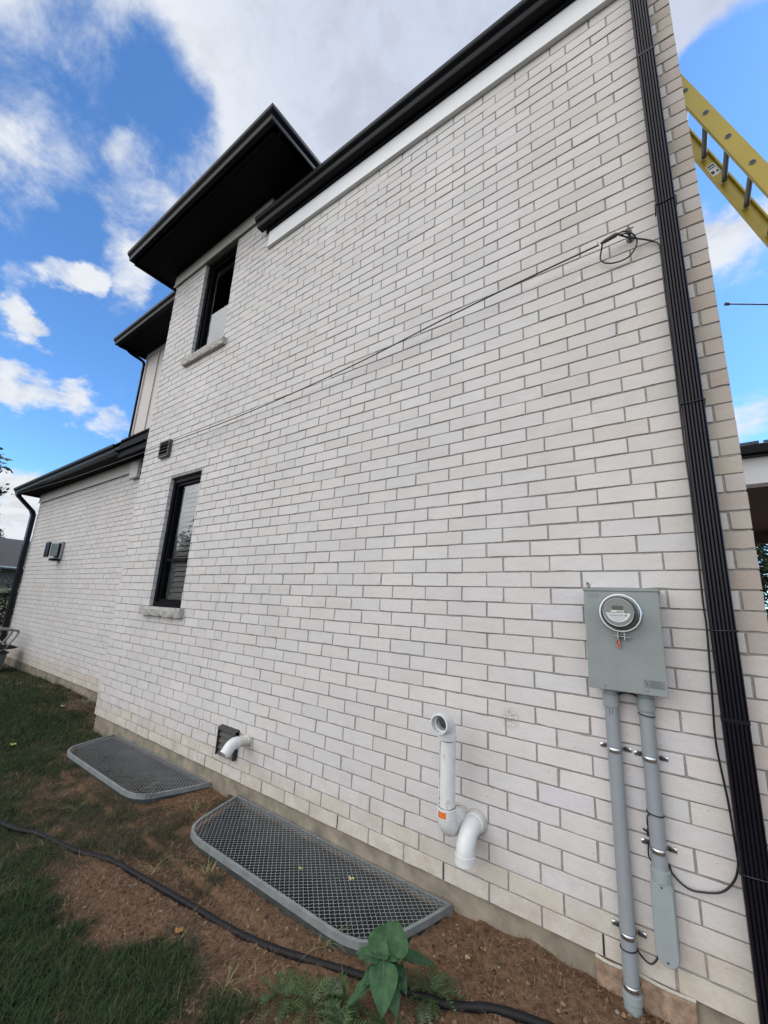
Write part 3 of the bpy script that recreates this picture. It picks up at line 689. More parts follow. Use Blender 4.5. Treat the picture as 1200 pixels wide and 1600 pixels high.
# ---- blades
def blocked(x, y):
    if y > -.0 and x > XL: return True
    if y > .47: return x > -11.7
    for (a, b) in COV:
        if a-.0 < x < b+.0 and -.55 < y < .02: return True
    return False
def blades(name, n, zone, fn, mat_, seed, label, cat):
    """fn(x,y,r)-> None or (length,width,lean,curl) ; one curved 2-quad blade each"""
    r = random.Random(seed); V = []; F = []
    for (x0, x1, y0, y1, cnt) in zone:
        for _ in range(cnt):
            x = r.uniform(x0, x1); y = r.uniform(y0, y1)
            if blocked(x, y): continue
            q = fn(x, y, r)
            if not q: continue
            ln, wd, lean, curl = q; az = r.uniform(0, 6.283); dx, dy = math.cos(az), math.sin(az); px, py = -dy*wd/2, dx*wd/2
            z = gz(x, y)-.003; p = Vector((x, y, z)); el = lean; b0 = len(V)
            V.append((p.x-px, p.y-py, p.z)); V.append((p.x+px, p.y+py, p.z))
            az2 = az
            for k in range(3):
                st = ln/3; p = p + Vector((math.cos(az2)*math.cos(el), math.sin(az2)*math.cos(el), math.sin(el)))*st
                p.z = max(p.z, z+.004)
                el -= curl; az2 += r.uniform(-.5, .5)*(1.0 if lean < .5 else .4); f = (.8, .5, .12)[k]
                V.append((p.x-px*f, p.y-py*f, p.z)); V.append((p.x+px*f, p.y+py*f, p.z))
            F += [(b0, b0+1, b0+3, b0+2), (b0+2, b0+3, b0+5, b0+4), (b0+4, b0+5, b0+7, b0+6)]
    me = bpy.data.meshes.new(name); me.from_pydata(V, [], F); me.materials.append(mat_)
    o = bpy.data.objects.new(name, me); COL.objects.link(o); tag(o, label, cat, kind='stuff'); return o
def f_green(x, y, r):
    g = green(x, y)
    if g < .30+r.uniform(-.25, .25): return None
    far = max(0, (-x-3)/6); s = 1+.4*far
    return (r.uniform(.018, .085)*s*(.55+.5*min(1, g)), r.uniform(.0016, .0046)*(1+.9*far), r.uniform(.35, 1.5), r.uniform(.05, .65))
def f_thatch(x, y, r):
    g = green(x, y)
    if g > .30+r.uniform(-.2, .2) and r.random() > .35: return None
    far = max(0, (-x-3)/5)
    return (r.uniform(.02, .075)*(1+.5*far), r.uniform(.0010, .0026)*(1+1.5*far), r.uniform(.0, .75), r.uniform(.0, .35))
def f_grey(x, y, r):
    g = green(x, y)
    if not (-.45 < g < .8): return None
    if (x > -.1 or g < -.2) and r.random() > .15: return None
    far = max(0, (-x-3)/5)
    return (r.uniform(.03, .08)*(1+.4*far), r.uniform(.0014, .0028)*(1+1.2*far), r.uniform(.05, .9), r.uniform(.0, .45))
blades('grass', 0, [(-2.2,-.2,-1.7,-.5,52000),(-4.5,-2.0,-1.9,.0,44000),(-8,-4.3,-1.6,.48,52000),(-14,-8,-1.8,.48,22000)], f_green, M['grass'], 5, 'dark green lawn and tufts growing in the shaded ground beside the house', 'grass')
blades('dead_grass', 0, [(-2.4,1.2,-1.5,.0,52000),(-4.6,-2.2,-1.6,.0,30000),(-9,-4.3,-1.2,.48,26000)], f_thatch, M['thatch'], 6, 'brown dead grass fibres matted over the bare soil', 'dead grass')
blades('wilted_grass', 0, [(-2.4,.6,-1.6,.0,26000),(-5.0,-2.2,-1.6,.0,34000),(-9,-4.6,-1.0,.48,12000),(-3.1,-1.0,-.98,-.05,30000)], f_grey, M['greythatch'], 8, 'grey green wilted grass between the lawn and the bare soil', 'wilted grass')
# ============================================================ window wells
def outline(a, b):
    L_ = [(a, .006), (a+.055, -.20), (a+.125, -.41), (a+.165, -.475), (a+.23, -.525), (a+.31, -.548), (a+.40, -.555)]
    return L_ + [(a+b-x, y) for (x, y) in reversed(L_)]
def inset(poly, d):
    n = len(poly); o = []
    for i in range(n):
        p0, p1, p2 = Vector(poly[i-1]), Vector(poly[i]), Vector(poly[(i+1) % n])
        e1 = (p1-p0).normalized(); e2 = (p2-p1).normalized(); n1 = Vector((-e1.y, e1.x)); n2 = Vector((-e2.y, e2.x))
        m_ = (n1+n2).normalized(); k = d/max(.3, m_.dot(n1)); q = p1+m_*k; o.append((q.x, q.y))
    return o
def inpoly(p, poly):
    c = False; n = len(poly)
    for i in range(n):
        (x1, y1), (x2, y2) = poly[i], poly[i-1]
        if (y1 > p[1]) != (y2 > p[1]) and p[0] < (x2-x1)*(p[1]-y1)/(y2-y1)+x1: c = not c
    return c
CW = 1.95; ZT = -.092
def make_cover():
    pol = outline(0, CW); ins = inset(pol, .020); n = len(pol)
    f = MB(); t = .003
    def ring(A, B, z0, z1):   # strip between loops A (outer) and B (inner)
        f.add([(*p, z1) for p in A]+[(*p, z1) for p in B], [(i, (i+1) % n, n+(i+1) % n, n+i) for i in range(n)])
        f.add([(*p, z1-t) for p in A]+[(*p, z1-t) for p in B], [(n+i, n+(i+1) % n, (i+1) % n, i) for i in range(n)])
        f.add([(*p, z0) for p in A]+[(*p, z1) for p in A], [(i, (i+1) % n, n+(i+1) % n, n+i) for i in range(n)])
        C_ = inset(A, .004); f.add([(*p, z0) for p in C_]+[(*p, z1-t) for p in C_], [(n+i, n+(i+1) % n, (i+1) % n, i) for i in range(n)])
        f.add([(*p, z0) for p in A]+[(*p, z0) for p in C_], [(n+i, n+(i+1) % n, (i+1) % n, i) for i in range(n)])
        f.add([(*p, z1) for p in B]+[(*p, z1-t) for p in B], [(i, (i+1) % n, n+(i+1) % n, n+i) for i in range(n)])
    ring(pol, ins, -.034, 0)
    m = MB(); PX, PY = .039, .0178; inn = inset(pol, .014); w = .0008; rows = int(.56/PY)+1
    for i in range(rows):
        yb = -.556+i*PY; s = 1 if i % 2 == 0 else -1; pts = []
        k = 0; x = .0
        while x < CW:
            ph = k % 4; yy = yb + s*(PY*.5-.0009)*(1 if ph in (0, 1) else -1); pts.append((x, yy)); x += PX*(.17 if ph in (0, 2) else .33); k += 1
        for (p, q) in zip(pts[:-1], pts[1:]):
            mid = ((p[0]+q[0])/2, (p[1]+q[1])/2)
            if not inpoly(mid, inn): continue
            d = Vector((q[0]-p[0], q[1]-p[1])).normalized(); nx_, ny_ = -d.y*w, d.x*w
            zt, zb = -.0040, -.0053
            m.add([(p[0]-nx_, p[1]-ny_, zt), (q[0]-nx_, q[1]-ny_, zt), (q[0]+nx_, q[1]+ny_, zt), (p[0]+nx_, p[1]+ny_, zt),
                   (p[0]-nx_, p[1]-ny_, zb), (q[0]-nx_, q[1]-ny_, zb), (q[0]+nx_, q[1]+ny_, zb), (p[0]+nx_, p[1]+ny_, zb)],
                  [(0,1,2,3),(0,4,5,1),(3,2,6,7)])
    return f, m
cf, cm = make_cover()
GRP = 'mesh window well covers along the foundation'
c1 = empty('window_well_cover', (-2.16, 0, ZT), 'near mesh window well cover with a tan leaf on it, beside the broad leaved plant', 'well cover', GRP)
fo_ = cf.build('rim', M['galvd'], None); mo_ = cm.build('mesh_panel', M['mesh'], None)
fo_.parent = c1; mo_.parent = c1
c2 = c1.copy(); COL.objects.link(c2); c2.location = (-4.49, .0, ZT-.006)
c2['label'] = 'far mesh window well cover with grass creeping over its rim, by the house corner'
for ch in (fo_, mo_):
    d = ch.copy(); COL.objects.link(d); d.parent = c2
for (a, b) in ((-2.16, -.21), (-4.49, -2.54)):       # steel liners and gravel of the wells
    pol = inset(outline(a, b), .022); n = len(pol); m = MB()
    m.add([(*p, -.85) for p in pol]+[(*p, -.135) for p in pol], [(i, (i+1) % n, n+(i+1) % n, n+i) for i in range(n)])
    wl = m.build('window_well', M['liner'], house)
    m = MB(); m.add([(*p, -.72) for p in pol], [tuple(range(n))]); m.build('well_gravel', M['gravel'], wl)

# ============================================================ electric meter
em = empty('electric_meter', (.717, 0, 1.13), 'grey green steel meter box with a round glass meter, beside the black downspout', 'meter')
mb = MB(); mb.box(.567, .872, -.118, -.008, 1.150, 1.606, .003); cab = mb.build('cabinet', M['meterbox'], em)
mb = MB(); mb.box(.558, .880, -.126, -.006, 1.598, 1.613, .002); mb.build('top_flange', M['meterbox'], cab)
mb = MB(); mb.box(.562, .877, -.1215, -.114, 1.142, 1.600, .0015); mb.build('front_cover', M['meterbox'], cab)
mb = MB()
for (x, z) in ((.63, 1.163), (.80, 1.163)): mb.lathe([(0,.0055),(.004,.005),(.005,.0)], (x, -.1215, z), (0,-1,0), 10)
# raised letters in the top left corner of the cover
for (x, k) in ((.582,0), (.594,1), (.606,2), (.618,3)):
    mb.box(x, x+.002, -.1228, -.121, 1.572, 1.584)
    mb.box(x+.002, x+.008, -.1228, -.121, 1.582, 1.584)
    if k in (0, 1, 3): mb.box(x+.002, x+.008, -.1228, -.121, 1.577, 1.579)
    if k != 2: mb.box(x+.002, x+.008, -.1228, -.121, 1.572, 1.574)
mb.build('embossing', M['meterbox'], cab)
mb = MB(); mb.box(.790, .868, -.1222, -.121, 1.172, 1.208); pl = mb.build('rating_plate', M['platelabel'], cab)
mb = MB()
mb.box(.793, .796, -.1227, -.122, 1.190, 1.206); mb.box(.799, .805, -.1227, -.122, 1.182, 1.192)
for k in range(6): mb.box(.812+.002*(k % 2), .864-.006*(k % 3), -.1227, -.122, 1.176+.0052*k, 1.1775+.0052*k)
mb.build('plate_print', M['greyprint'], pl)
MC = (.717, -.121, 1.497)
mb = MB(); mb.lathe([(.080,0),(.0895,0),(.0915,.004),(.0915,.012),(.088,.016),(.082,.016)], MC, (0,-1,0), 48); mb.build('sealing_ring', M['zinc'], em)
mb = MB(); mb.lathe([(.084,.0),(.084,.014),(.080,.018),(.074,.066),(.070,.078),(.064,.082)], MC, (0,-1,0), 48); bd = mb.build('meter', M['meterdark'], em)
mb = MB(); mb.lathe([(.0645,.0820),(.0625,.0834),(.0605,.0820)], MC, (0,-1,0), 48); mb.build('bright_rim', M['zinc'], bd)
mb = MB(); mb.lathe([(.0605,.0818),(.0,.0818)], MC, (0,-1,0), 48); mb.build('face', M['meterface'], bd)
yf = MC[1]-.0830; cx_, cz_ = MC[0], MC[2]
mb = MB(); mb.box(cx_-.024, cx_+.022, yf-.0006, yf+.0008, cz_+.012, cz_+.030); mb.build('display', M['lcd'], bd)
mb = MB()
V = [(cx_+.050*math.cos(a), yf-.0002, cz_+.004-.0+.048*math.sin(a)*1.0) for a in [math.pi+math.pi*i/24 for i in range(25)]]
V = [(x, y, min(z, cz_-.002)) for (x, y, z) in V]; mb.add(V, [tuple(range(25))])
mb.box(cx_-.028, cx_+.024, yf-.0004, yf+.0006, cz_+.001, cz_+.010); lb = mb.build('label', M['label'], bd)
mb = MB()
rr = random.Random(3)
for (zz, x0, x1) in ((-.009,-.045,.02),(-.0155,-.036,.034),(-.022,-.03,.026),(-.030,-.022,.024),(-.037,-.014,.012)):
    x = x0
    while x < x1:
        wdt = rr.uniform(.003, .009); mb.box(cx_+x, cx_+min(x+wdt, x1), yf-.0009, yf-.0004, cz_+zz, cz_+zz+(.0028 if zz == -.0155 else .0016)); x += wdt+.0018
mb.box(cx_-.005, cx_+.020, yf-.0009, yf-.0004, cz_+.004, cz_+.0065); mb.box(cx_+.030, cx_+.040, yf-.0009, yf-.0004, cz_+.000, cz_+.004)
mb.lathe([(.002,0),(.0,.0008)], (cx_-.002, yf, cz_+.038), (0,-1,0), 10); mb.box(cx_+.030, cx_+.034, yf-.0009, yf-.0004, cz_-.017, cz_-.006)
mb.build('print', M['greyprint'], lb)
mb = MB()
mb.box(.700, .7055, -.150, -.124, 1.374, 1.408, .001); mb.box(.727, .7325, -.150, -.124, 1.372, 1.408, .001)
mb.tube([(.684,-.142,1.390),(.752,-.142,1.386)], .0035, 8); mb.tube([(.690,-.140,1.400),(.745,-.140,1.397)], .002, 6); mb.build('latch', M['galv'], em)
mb = MB(); mb.box(.693, .709, -.141, -.137, 1.337, 1.375, .0012); tg = mb.build('seal_tag', M['red'], em)
mb = MB(); mb.tube([(.699,-.142,1.372),(.697,-.1425,1.360),(.703,-.1425,1.350),(.700,-.142,1.343)], .0014, 6); mb.build('seal_wire', M['print'], tg)
# scribble of marker on the brick above the box
mb = MB(); mb.tube(spline([(.556,-.0022,1.632),(.563,-.0022,1.640),(.556,-.0022,1.648),(.568,-.0022,1.644),(.571,-.0022,1.630),(.562,-.0022,1.624),(.574,-.0022,1.622)], 4), .0016, 5); mb.build('marker_scribble', M['print'], house)

# ============================================================ conduits
def strap(parent, x, z, r, yc=-.040):
    mb = MB()
    a = [(x+(r+.0022)*math.cos(t), yc+(r+.0022)*math.sin(t)) for t in [math.pi+math.pi*i/14 for i in range(15)]]
    P_ = [(x-r-.034, -.003), (x-r-.004, -.003)] + a + [(x+r+.004, -.003), (x+r+.034, -.003)]
    hw = .011; V = []; n = len(P_)
    for (px, py) in P_: V += [(px, py, z-hw), (px, py-.0, z+hw)]
    for (px, py) in P_: V += [(px, py-.0035, z-hw+.002), (px, py-.0035, z+hw-.002)]
    F = []
    for i in range(n-1):
        F += [(2*i, 2*i+2, 2*i+3, 2*i+1), (2*n+2*i+1, 2*n+2*i+3, 2*n+2*i+2, 2*n+2*i), (2*i, 2*n+2*i, 2*n+2*i+2, 2*i+2), (2*i+1, 2*i+3, 2*n+2*i+3, 2*n+2*i+1)]
    mb.add(V, F, True); s = mb.build('strap', M['zinc'], parent)
    for sx in (-1, 1):
        mb = MB(); mb.lathe([(0,.006),(.006,.0055),(.0075,.0)], (x+sx*(r+.021), -.006, z), (0,-1,0), 10); mb.build('screw', M['vent'], s)
def tie(parent, x, z, r, yc=-.040, tilt=0.0):
    mb = MB(); mb.tube([(x+(r+.002)*math.cos(t), yc+(r+.002)*math.sin(t), z+tilt*math.cos(t)) for t in [2*math.pi*i/24 for i in range(24)]], .0028, 6, closed=True)
    mb.build('cable_tie', M['wire'], parent)
RC = .0305; X1, X2 = .640, .781
k1 = empty('conduit', (X1, -.04, -.2), 'left grey conduit running from the meter box into the soil', 'conduit', 'grey conduits under the meter box')
mb = MB(); mb.lathe([(RC,0),(RC,1.36)], (X1,-.040,-.24), (0,0,1), 28); mb.build('pipe', M['conduit'], k1)
mb = MB(); mb.lathe([(RC+.004,0),(RC+.0055,.004),(RC+.0055,.055),(RC+.001,.058),(RC+.001,.095)], (X1,-.040,1.058), (0,0,1), 28)
mb.build('coupling', M['conduit2'], k1)
mb = MB(); mb.lathe([(RC,0),(RC+.006,.0),(RC+.006,.028),(RC+.004,.030),(RC+.004,.075),(RC+.007,.078),(RC+.007,.105),(RC,.107)], (X1,-.040,-.155), (0,0,1), 28); mb.build('coupling', M['conduit2'], k1)
strap(k1, X1, .872, RC); strap(k1, X1, .152, RC); strap(k1, X1, -.028, RC); tie(k1, X1, .103, RC, tilt=.004)
mb = MB(); mb.tube([(X1-.006,-.0712,1.052),(X1-.005,-.0715,1.02)], .0009, 4); mb.tube([(X1+.006,-.0708,1.052),(X1+.006,-.0712,1.03)], .0009, 4); mb.build('pen_marks', M['print'], k1)
k2 = empty('conduit', (X2, -.04, .09), 'right shorter grey conduit ending in a long rounded access fitting', 'conduit', 'grey conduits under the meter box')
mb = MB(); mb.lathe([(RC,0),(RC,.76)], (X2,-.040,.385), (0,0,1), 28); mb.build('pipe', M['conduit'], k2)
mb = MB(); mb.lathe([(RC+.004,0),(RC+.0055,.004),(RC+.0055,.055),(RC+.001,.058),(RC+.001,.09)], (X2,-.040,1.062), (0,0,1), 28); mb.build('coupling', M['conduit2'], k2)
mb = MB(); mb.lathe([(RC+.002,0),(RC+.0065,.003),(RC+.0065,.045),(RC,.047)], (X2,-.040,.395), (0,0,1), 28); mb.build('coupling', M['conduit2'], k2)
def stadium(x, z0, z1, r, n=12):
    return [(x+r*math.cos(t), z1-r+r*math.sin(t)) for t in [math.pi*i/n for i in range(n+1)]] + [(x+r*math.cos(t), z0+r+r*math.sin(t)) for t in [math.pi+math.pi*i/n for i in range(n+1)]]
mb = MB()
S0 = stadium(X2+.001, .108, .412, .041); S1 = stadium(X2+.001, .112, .408, .037); n = len(S0)
mb.add([(x, -.004, z) for x, z in S0]+[(x, -.062, z) for x, z in S0]+[(x, -.066, z) for x, z in S1], [(i, (i+1) % n, n+(i+1) % n, n+i) for i in range(n)]+[(n+i, n+(i+1) % n, 2*n+(i+1) % n, 2*n+i) for i in range(n)]+[tuple(range(2*n, 3*n))])
lbx = mb.build('access_fitting', M['conduit2'], k2)
mb = MB(); S0 = stadium(X2+.001, .111, .402, .0385); S1 = stadium(X2+.001, .113, .400, .0365)
mb.add([(x, -.0675, z) for x, z in S0]+[(x, -.0715, z) for x, z in S0]+[(x, -.0730, z) for x, z in S1], [(i, (i+1) % n, n+(i+1) % n, n+i) for i in range(n)]+[(n+i, n+(i+1) % n, 2*n+(i+1) % n, 2*n+i) for i in range(n)]+[tuple(range(2*n, 3*n))])
cv = mb.build('fitting_cover', M['conduit2'], lbx)
for z_ in (.385, .128):
    mb = MB(); mb.lathe([(0,.0015),(.004,.001),(.0042,0)], (X2+.001,-.073,z_), (0,-1,0), 10); mb.build('screw', M['vent'], cv)
strap(k2, X2, .866, RC); strap(k2, X2, .512, RC); tie(k2, X2, 1.045, RC, tilt=-.004); tie(k2, X2, .648, RC, tilt=-.003)

# ============================================================ cables
mb = MB()
mb.tube(spline([(1.005,-.02,3.585),(1.040,-.022,3.55),(1.047,-.028,3.48),(1.045,-.03,3.19),(1.046,-.03,2.80),(1.044,-.03,2.30),(1.046,-.03,2.05),(1.040,-.03,1.60),(1.041,-.03,1.44),(1.030,-.03,1.15),(1.024,-.03,.97),(1.040,-.03,.76),(1.046,-.03,.60),(1.046,-.03,.54),(1.028,-.026,.48),(.985,-.022,.425),(.925,-.02,.400),(.872,-.02,.394),(.825,-.02,.425),(.812,-.016,.46)], 6), .0042, 8)
cbl = mb.build('drop_cable', M['wire']); tag(cbl, 'thin black cable running down beside the black downspout and looping to the conduit', 'cable')
mb = MB(); mb.tube(spline([(.676,-.050,.108),(.697,-.04,.084),(.720,-.04,.081),(.742,-.035,.108),(.750,-.03,.151),(.749,-.016,.195),(.744,.0,.21)], 5), .0038, 8)
o = mb.build('ground_wire', M['wire']); tag(o, 'short black wire loop between the left conduit and the rounded access fitting', 'wire')
mb = MB(); mb.tube(spline([(.758,-.07,.648),(.748,-.035,.62),(.747,-.028,.588),(.752,-.03,.54),(.742,-.03,.50),(.744,-.03,.462),(.766,-.03,.445)], 5), .0032, 8)
mb.tube([(.728,-.02,.565),(.758,-.045,.562)], .004, 8); mb.box(.742, .758, -.045, -.022, .548, .575, .002)
o = mb.build('bonding_clamp', M['wire']); tag(o, 'small black wire and clamp beside the right conduit above its lower strap', 'wire')
mb = MB(); mb.tube(spline([(.660,-.045,1.085),(.672,-.04,1.115),(.711,-.036,1.128),(.750,-.04,1.118),(.768,-.045,1.092)], 6), .0042, 8)
o = mb.build('arched_wire', M['wire']); tag(o, 'black wire arching between the two conduits just under the meter box', 'wire')
# overhead service line with its anchor on the wall
sl = empty('service_line', (.80, -.07, 3.65), 'thin black line strung along the brick wall to the far gutter corner', 'cable')
mb = MB(); mb.tube(spline([(.756,-.085,3.645),(.319,-.085,3.620),(-.244,-.085,3.575),(-1.093,-.08,3.490),(-1.981,-.075,3.440),(-3.0,-.068,3.415),(-4.22,-.06,3.425),(-5.98,-.045,3.445),(-8.29,-.03,3.495),(-11.82,-.004,3.665),(-12.1,.0,3.74)], 8), .0050, 8); mb.build('line', M['wire'], sl)
mb = MB()
mb.tube(spline([(.775,-.085,3.652),(.765,-.05,3.64),(.752,-.03,3.60),(.763,-.03,3.565),(.795,-.03,3.537),(.841,-.03,3.523),(.890,-.03,3.526),(.927,-.035,3.556),(.944,-.04,3.60),(.932,-.06,3.64),(.905,-.075,3.652),(.86,-.085,3.654)], 5), .0045, 8)
mb.tube(spline([(.86,-.083,3.660),(.90,-.06,3.640),(.95,-.04,3.618),(.985,-.03,3.60),(1.02,-.022,3.575)], 5), .0048, 8); mb.build('slack_loop', M['wire'], sl)
mb = MB(); mb.tube([(.765,-.085,3.648),(.785,-.086,3.652),(.845,-.086,3.664),(.86,-.084,3.667)], [.006,.012,.013,.006], 10); mb.tube([(.75,-.085,3.645),(.752,-.09,3.668)], .002, 5)
mb.tube(spline([(.858,-.084,3.667),(.885,-.075,3.676),(.91,-.06,3.672)], 4), .005, 8); mb.build('wedge_clamp', M['vent'], sl)
mb = MB(); mb.lathe([(.0,0),(.020,.0),(.020,.006),(.008,.008),(.008,.05),(.014,.052),(.014,.062),(.006,.064),(.0,.070)], (.912,-.002,3.668), (0,-1,0), 16)
mb.tube([(.912,-.055,3.655),(.912,-.055,3.712)], .004, 8); mb.tube([(.895,-.055,3.700),(.935,-.055,3.694)], .0035, 8); mb.box(.900, .922, -.064, -.046, 3.672, 3.692, .003); mb.build('anchor_bolt', M['vent'], sl)

# ============================================================ PVC pipes
def pvc(mb, path, r, open_end=False, bore=None):
    mb.tube(path, r, 28, cap=False)
def socket(mb, c, d, r, ln, bead=.003):
    mb.lathe([(r,0),(r+bead,.0015),(r+bead,ln-.0015),(r,ln)], c, d, 28)
PR = .0455
q1 = empty('vent_pipe', (-.13, 0, .345), 'tall white plastic pipe rising from the wall with an elbow opening towards the viewer', 'pipe', 'white plastic pipes out of the wall')
x = -.166; zw = .335; ye = -.170
mb = MB(); el = [(x+.012, .01, zw)] + [(x+.010, -.03, zw)] + arc((x, ye+.075, zw+.075), .075, -math.pi/2, -math.pi, (0,0,0), (0,0,1), 1)[:0]
bend = [(x, (ye+.07)+.07*math.cos(t)*1.0, (zw+.07)+.07*math.sin(t)) for t in [-math.pi/2-math.pi/2*i/10 for i in range(11)]]
mb.tube([(x, .01, zw), (x, -.05, zw)] + bend, PR+.003, 28, cap=False); socket(mb, (x,-.012,zw), (0,-1,0), PR+.003, .045, .004); mb.build('lower_elbow', M['pvc'], q1)
mb = MB(); mb.lathe([(PR+.003,0),(PR+.0065,.001),(PR+.0065,.046),(PR+.003,.048),(PR,.048)], (x, ye, zw+.062), (0,0,1), 28); so = mb.build('socket', M['pvc'], q1)
mb = MB()
V = []; 
for i in range(9):
    a = R(-118+6.5*i)
    for zz in (zw+.070, zw+.100): V.append((x+(PR+.0072)*math.cos(a), ye+(PR+.0072)*math.sin(a), zz))
mb.add(V, [(2*i, 2*i+2, 2*i+3, 2*i+1) for i in range(8)], True); mb.build('sticker', M['orange'], so)
mb = MB(); mb.lathe([(PR,0),(PR,.35)], (x, ye, zw+.10), (0,0,1), 28); pp = mb.build('riser', M['pvc'], q1)
mb = MB(); rr = random.Random(5); z = zw+.125
a = R(-121)
while z < .755:
    h = rr.choice([.004, .008, .014, .005]); p = Vector((x+(PR+.0005)*math.cos(a), ye+(PR+.0005)*math.sin(a), z)); tv = Vector((-math.sin(a), math.cos(a), 0))*.0028
    mb.add([p-tv, p+tv, p+tv+Vector((0,0,h)), p-tv+Vector((0,0,h))], [(0,1,2,3)]); z += h+rr.choice([.003, .006, .009])
mb.build('pipe_print', M['print'], pp)
for (a0, z0, h0) in ((-70, zw+.135, .05), (-58, zw+.15, .022), (-95, .70, .03)):
    mb = MB(); V = []
    for i in range(7):
        aa = R(a0+3.2*i); w_ = math.sin(math.pi*i/6)*h0*.5+.001
        for zz in (z0-w_, z0+w_): V.append((x+(PR+.0005)*math.cos(aa), ye+(PR+.0005)*math.sin(aa), zz+.004*math.sin(i*2.1)))
    mb.add(V, [(2*i, 2*i+2, 2*i+3, 2*i+1) for i in range(6)], True); mb.build('grime_smear', M['pvcold'], pp)
for zz in (zw+.112, .772):
    mb = MB(); mb.tube([(x+(PR+.001)*math.cos(t), ye+(PR+.001)*math.sin(t), zz+.0025*math.cos(3*t)) for t in [2*math.pi*i/28 for i in range(28)]], .0018, 5, closed=True); mb.build('glue_line', M['vent'], pp)
mb = MB(); zt = .778; rb = .064
up = [(x, ye-rb+rb*math.cos(t), zt+.025+rb*math.sin(t)) for t in [math.pi/2*i/10 for i in range(11)]]
mb.lathe([(PR,0),(PR+.0055,.0005),(PR+.0055,.03),(PR+.003,.032)], (x, ye, zt-.004), (0,0,1), 28)
mb.tube([(x, ye, zt+.02)] + up, PR+.003, 28, cap=False)
oc = (x, ye-rb, zt+.025+rb)
mb.lathe([(PR+.003,-.002),(PR+.0065,.0),(PR+.0065,.040),(PR+.004,.042),(PR-.001,.042),(PR-.001,.004),(PR-.008,.002),(PR-.008,-.04)], oc, (0,-1,0), 32); tp = mb.build('upper_elbow', M['pvc'], q1)
mb = MB(); mb.tube([(x, ye, zt+.02)] + up, PR-.008, 24, cap=False); mb.build('bore', M['pvcin'], tp)
q2 = empty('vent_pipe', (-.06, 0, .33), 'short white plastic elbow turned down at the foot of the wall, beside the taller pipe', 'pipe', 'white plastic pipes out of the wall')
x = -.068; zw = .350; rb = .105; ye = -.150
mb = MB()
bend = [(x, (ye+rb)-rb*math.sin(t), (zw-rb)+rb*math.cos(t)) for t in [math.pi/2*i/12 for i in range(13)]]
mb.tube([(x, .01, zw), (x, -.03, zw)] + bend, PR+.002, 28, cap=False)
mb.tube([(x, .01, zw), (x, -.03, zw)] + bend, PR-.004, 24, cap=False)
socket(mb, (x,-.004,zw), (0,-1,0), PR+.002, .040, .005)
mb.lathe([(PR+.002,0),(PR+.0062,.001),(PR+.0062,.040),(PR+.002,.042),(PR-.003,.042),(PR-.003,0)], (x, ye, zw-rb+.006), (0,0,-1), 32); mb.build('elbow', M['pvc'], q2)
mb = MB(); mb.tube([(x+(PR+.012)*math.cos(t), -.004, zw+(PR+.010)*math.sin(t)) for t in [2*math.pi*i/20 for i in range(20)]], [.006+.003*rnd.random() for _ in range(20)], 6, closed=True)
mb.tube([(x-.096+(PR+.012)*math.cos(t), -.004, zw+(PR+.010)*math.sin(t)) for t in [2*math.pi*i/20 for i in range(20)]], [.006+.003*rnd.random() for _ in range(20)], 6, closed=True); mb.build('sealant', M['foam'], q2)
q3 = empty('exhaust_pipe', (-2.09, 0, .335), 'small dirty white exhaust pipe bent down in front of the dark vent hood', 'pipe')
x = -2.092; zw = .337; r3 = .040
mb = MB(); mb.tube([(x,.01,zw),(x,-.10,zw),(x,-.128,zw)], r3, 24, cap=False); socket(mb, (x,-.0,zw), (0,-1,0), r3, .03, .005)
mb.build('stub', M['pvcold'], q3)
mb = MB(); bend = [(x, -.125-.07*math.sin(t), zw-.07+.07*math.cos(t)) for t in [R(50)*i/8 for i in range(9)]]
e = Vector(bend[-1]); dr = Vector((0, -math.cos(R(50)), -math.sin(R(50)))); 
mb.tube([(x,-.105,zw)]+bend+[tuple(e+dr*.055)], r3+.005, 24, cap=False); mb.tube([(x,-.105,zw)]+bend+[tuple(e+dr*.055)], r3-.001, 24, cap=False)
mb.lathe([(r3-.001,0),(r3+.005,0)], e+dr*.055, dr, 24); mb.lathe([(r3,0),(r3+.006,0),(r3+.006,.006)], (x,-.104,zw), (0,-1,0), 24); mb.build('elbow', M['pvc'], q3)
hd = empty('vent_hood', (-2.34, 0, .27), 'dark plastic dryer vent hood behind the small white exhaust pipe', 'vent')
mb = MB(); mb.prism([(-.002,.385),(-.040,.372),(-.046,.355),(-.010,.345),(-.010,.165),(-.016,.155),(-.002,.150)], -2.475, -2.215, 'x')
mb.box(-2.475, -2.462, -.042, -.008, .152, .372, .002); mb.box(-2.228, -2.215, -.042, -.008, .152, .372, .002); mb.build('hood', M['hood'], hd)
mb = MB()
for z in (.175, .225, .275, .325): mb.add([(-2.46,-.034,z-.02),(-2.23,-.034,z-.02),(-2.23,-.012,z+.028),(-2.46,-.012,z+.028)], [(0,1,2,3)])
mb.build('louver', M['vent'], hd)
v2 = empty('wall_vent', (-4.48, 0, 3.38), 'dark square louvered wall vent high on the brick above the ground floor window', 'vent')
mb = MB(); A, B, c, d = -4.60, -4.345, 3.265, 3.495
mb.box(A, A+.02, -.045, -.002, c, d, .002); mb.box(B-.02, B, -.045, -.002, c, d, .002); mb.box(A+.02, B-.02, -.045, -.002, c, c+.02); mb.box(A+.02, B-.02, -.045, -.002, d-.02, d); mb.box(A+.02, B-.02, -.010, -.002, c+.02, d-.02); mb.build('frame', M['vent'], v2)
mb = MB()
for k in range(4): z = c+.03+k*.047; mb.add([(A+.02,-.048,z),(B-.02,-.048,z),(B-.02,-.014,z+.046),(A+.02,-.014,z+.046),(A+.02,-.042,z-.003),(B-.02,-.042,z-.003)], [(0,1,2,3),(4,5,1,0)])
mb.build('louver', M['hood'], v2)

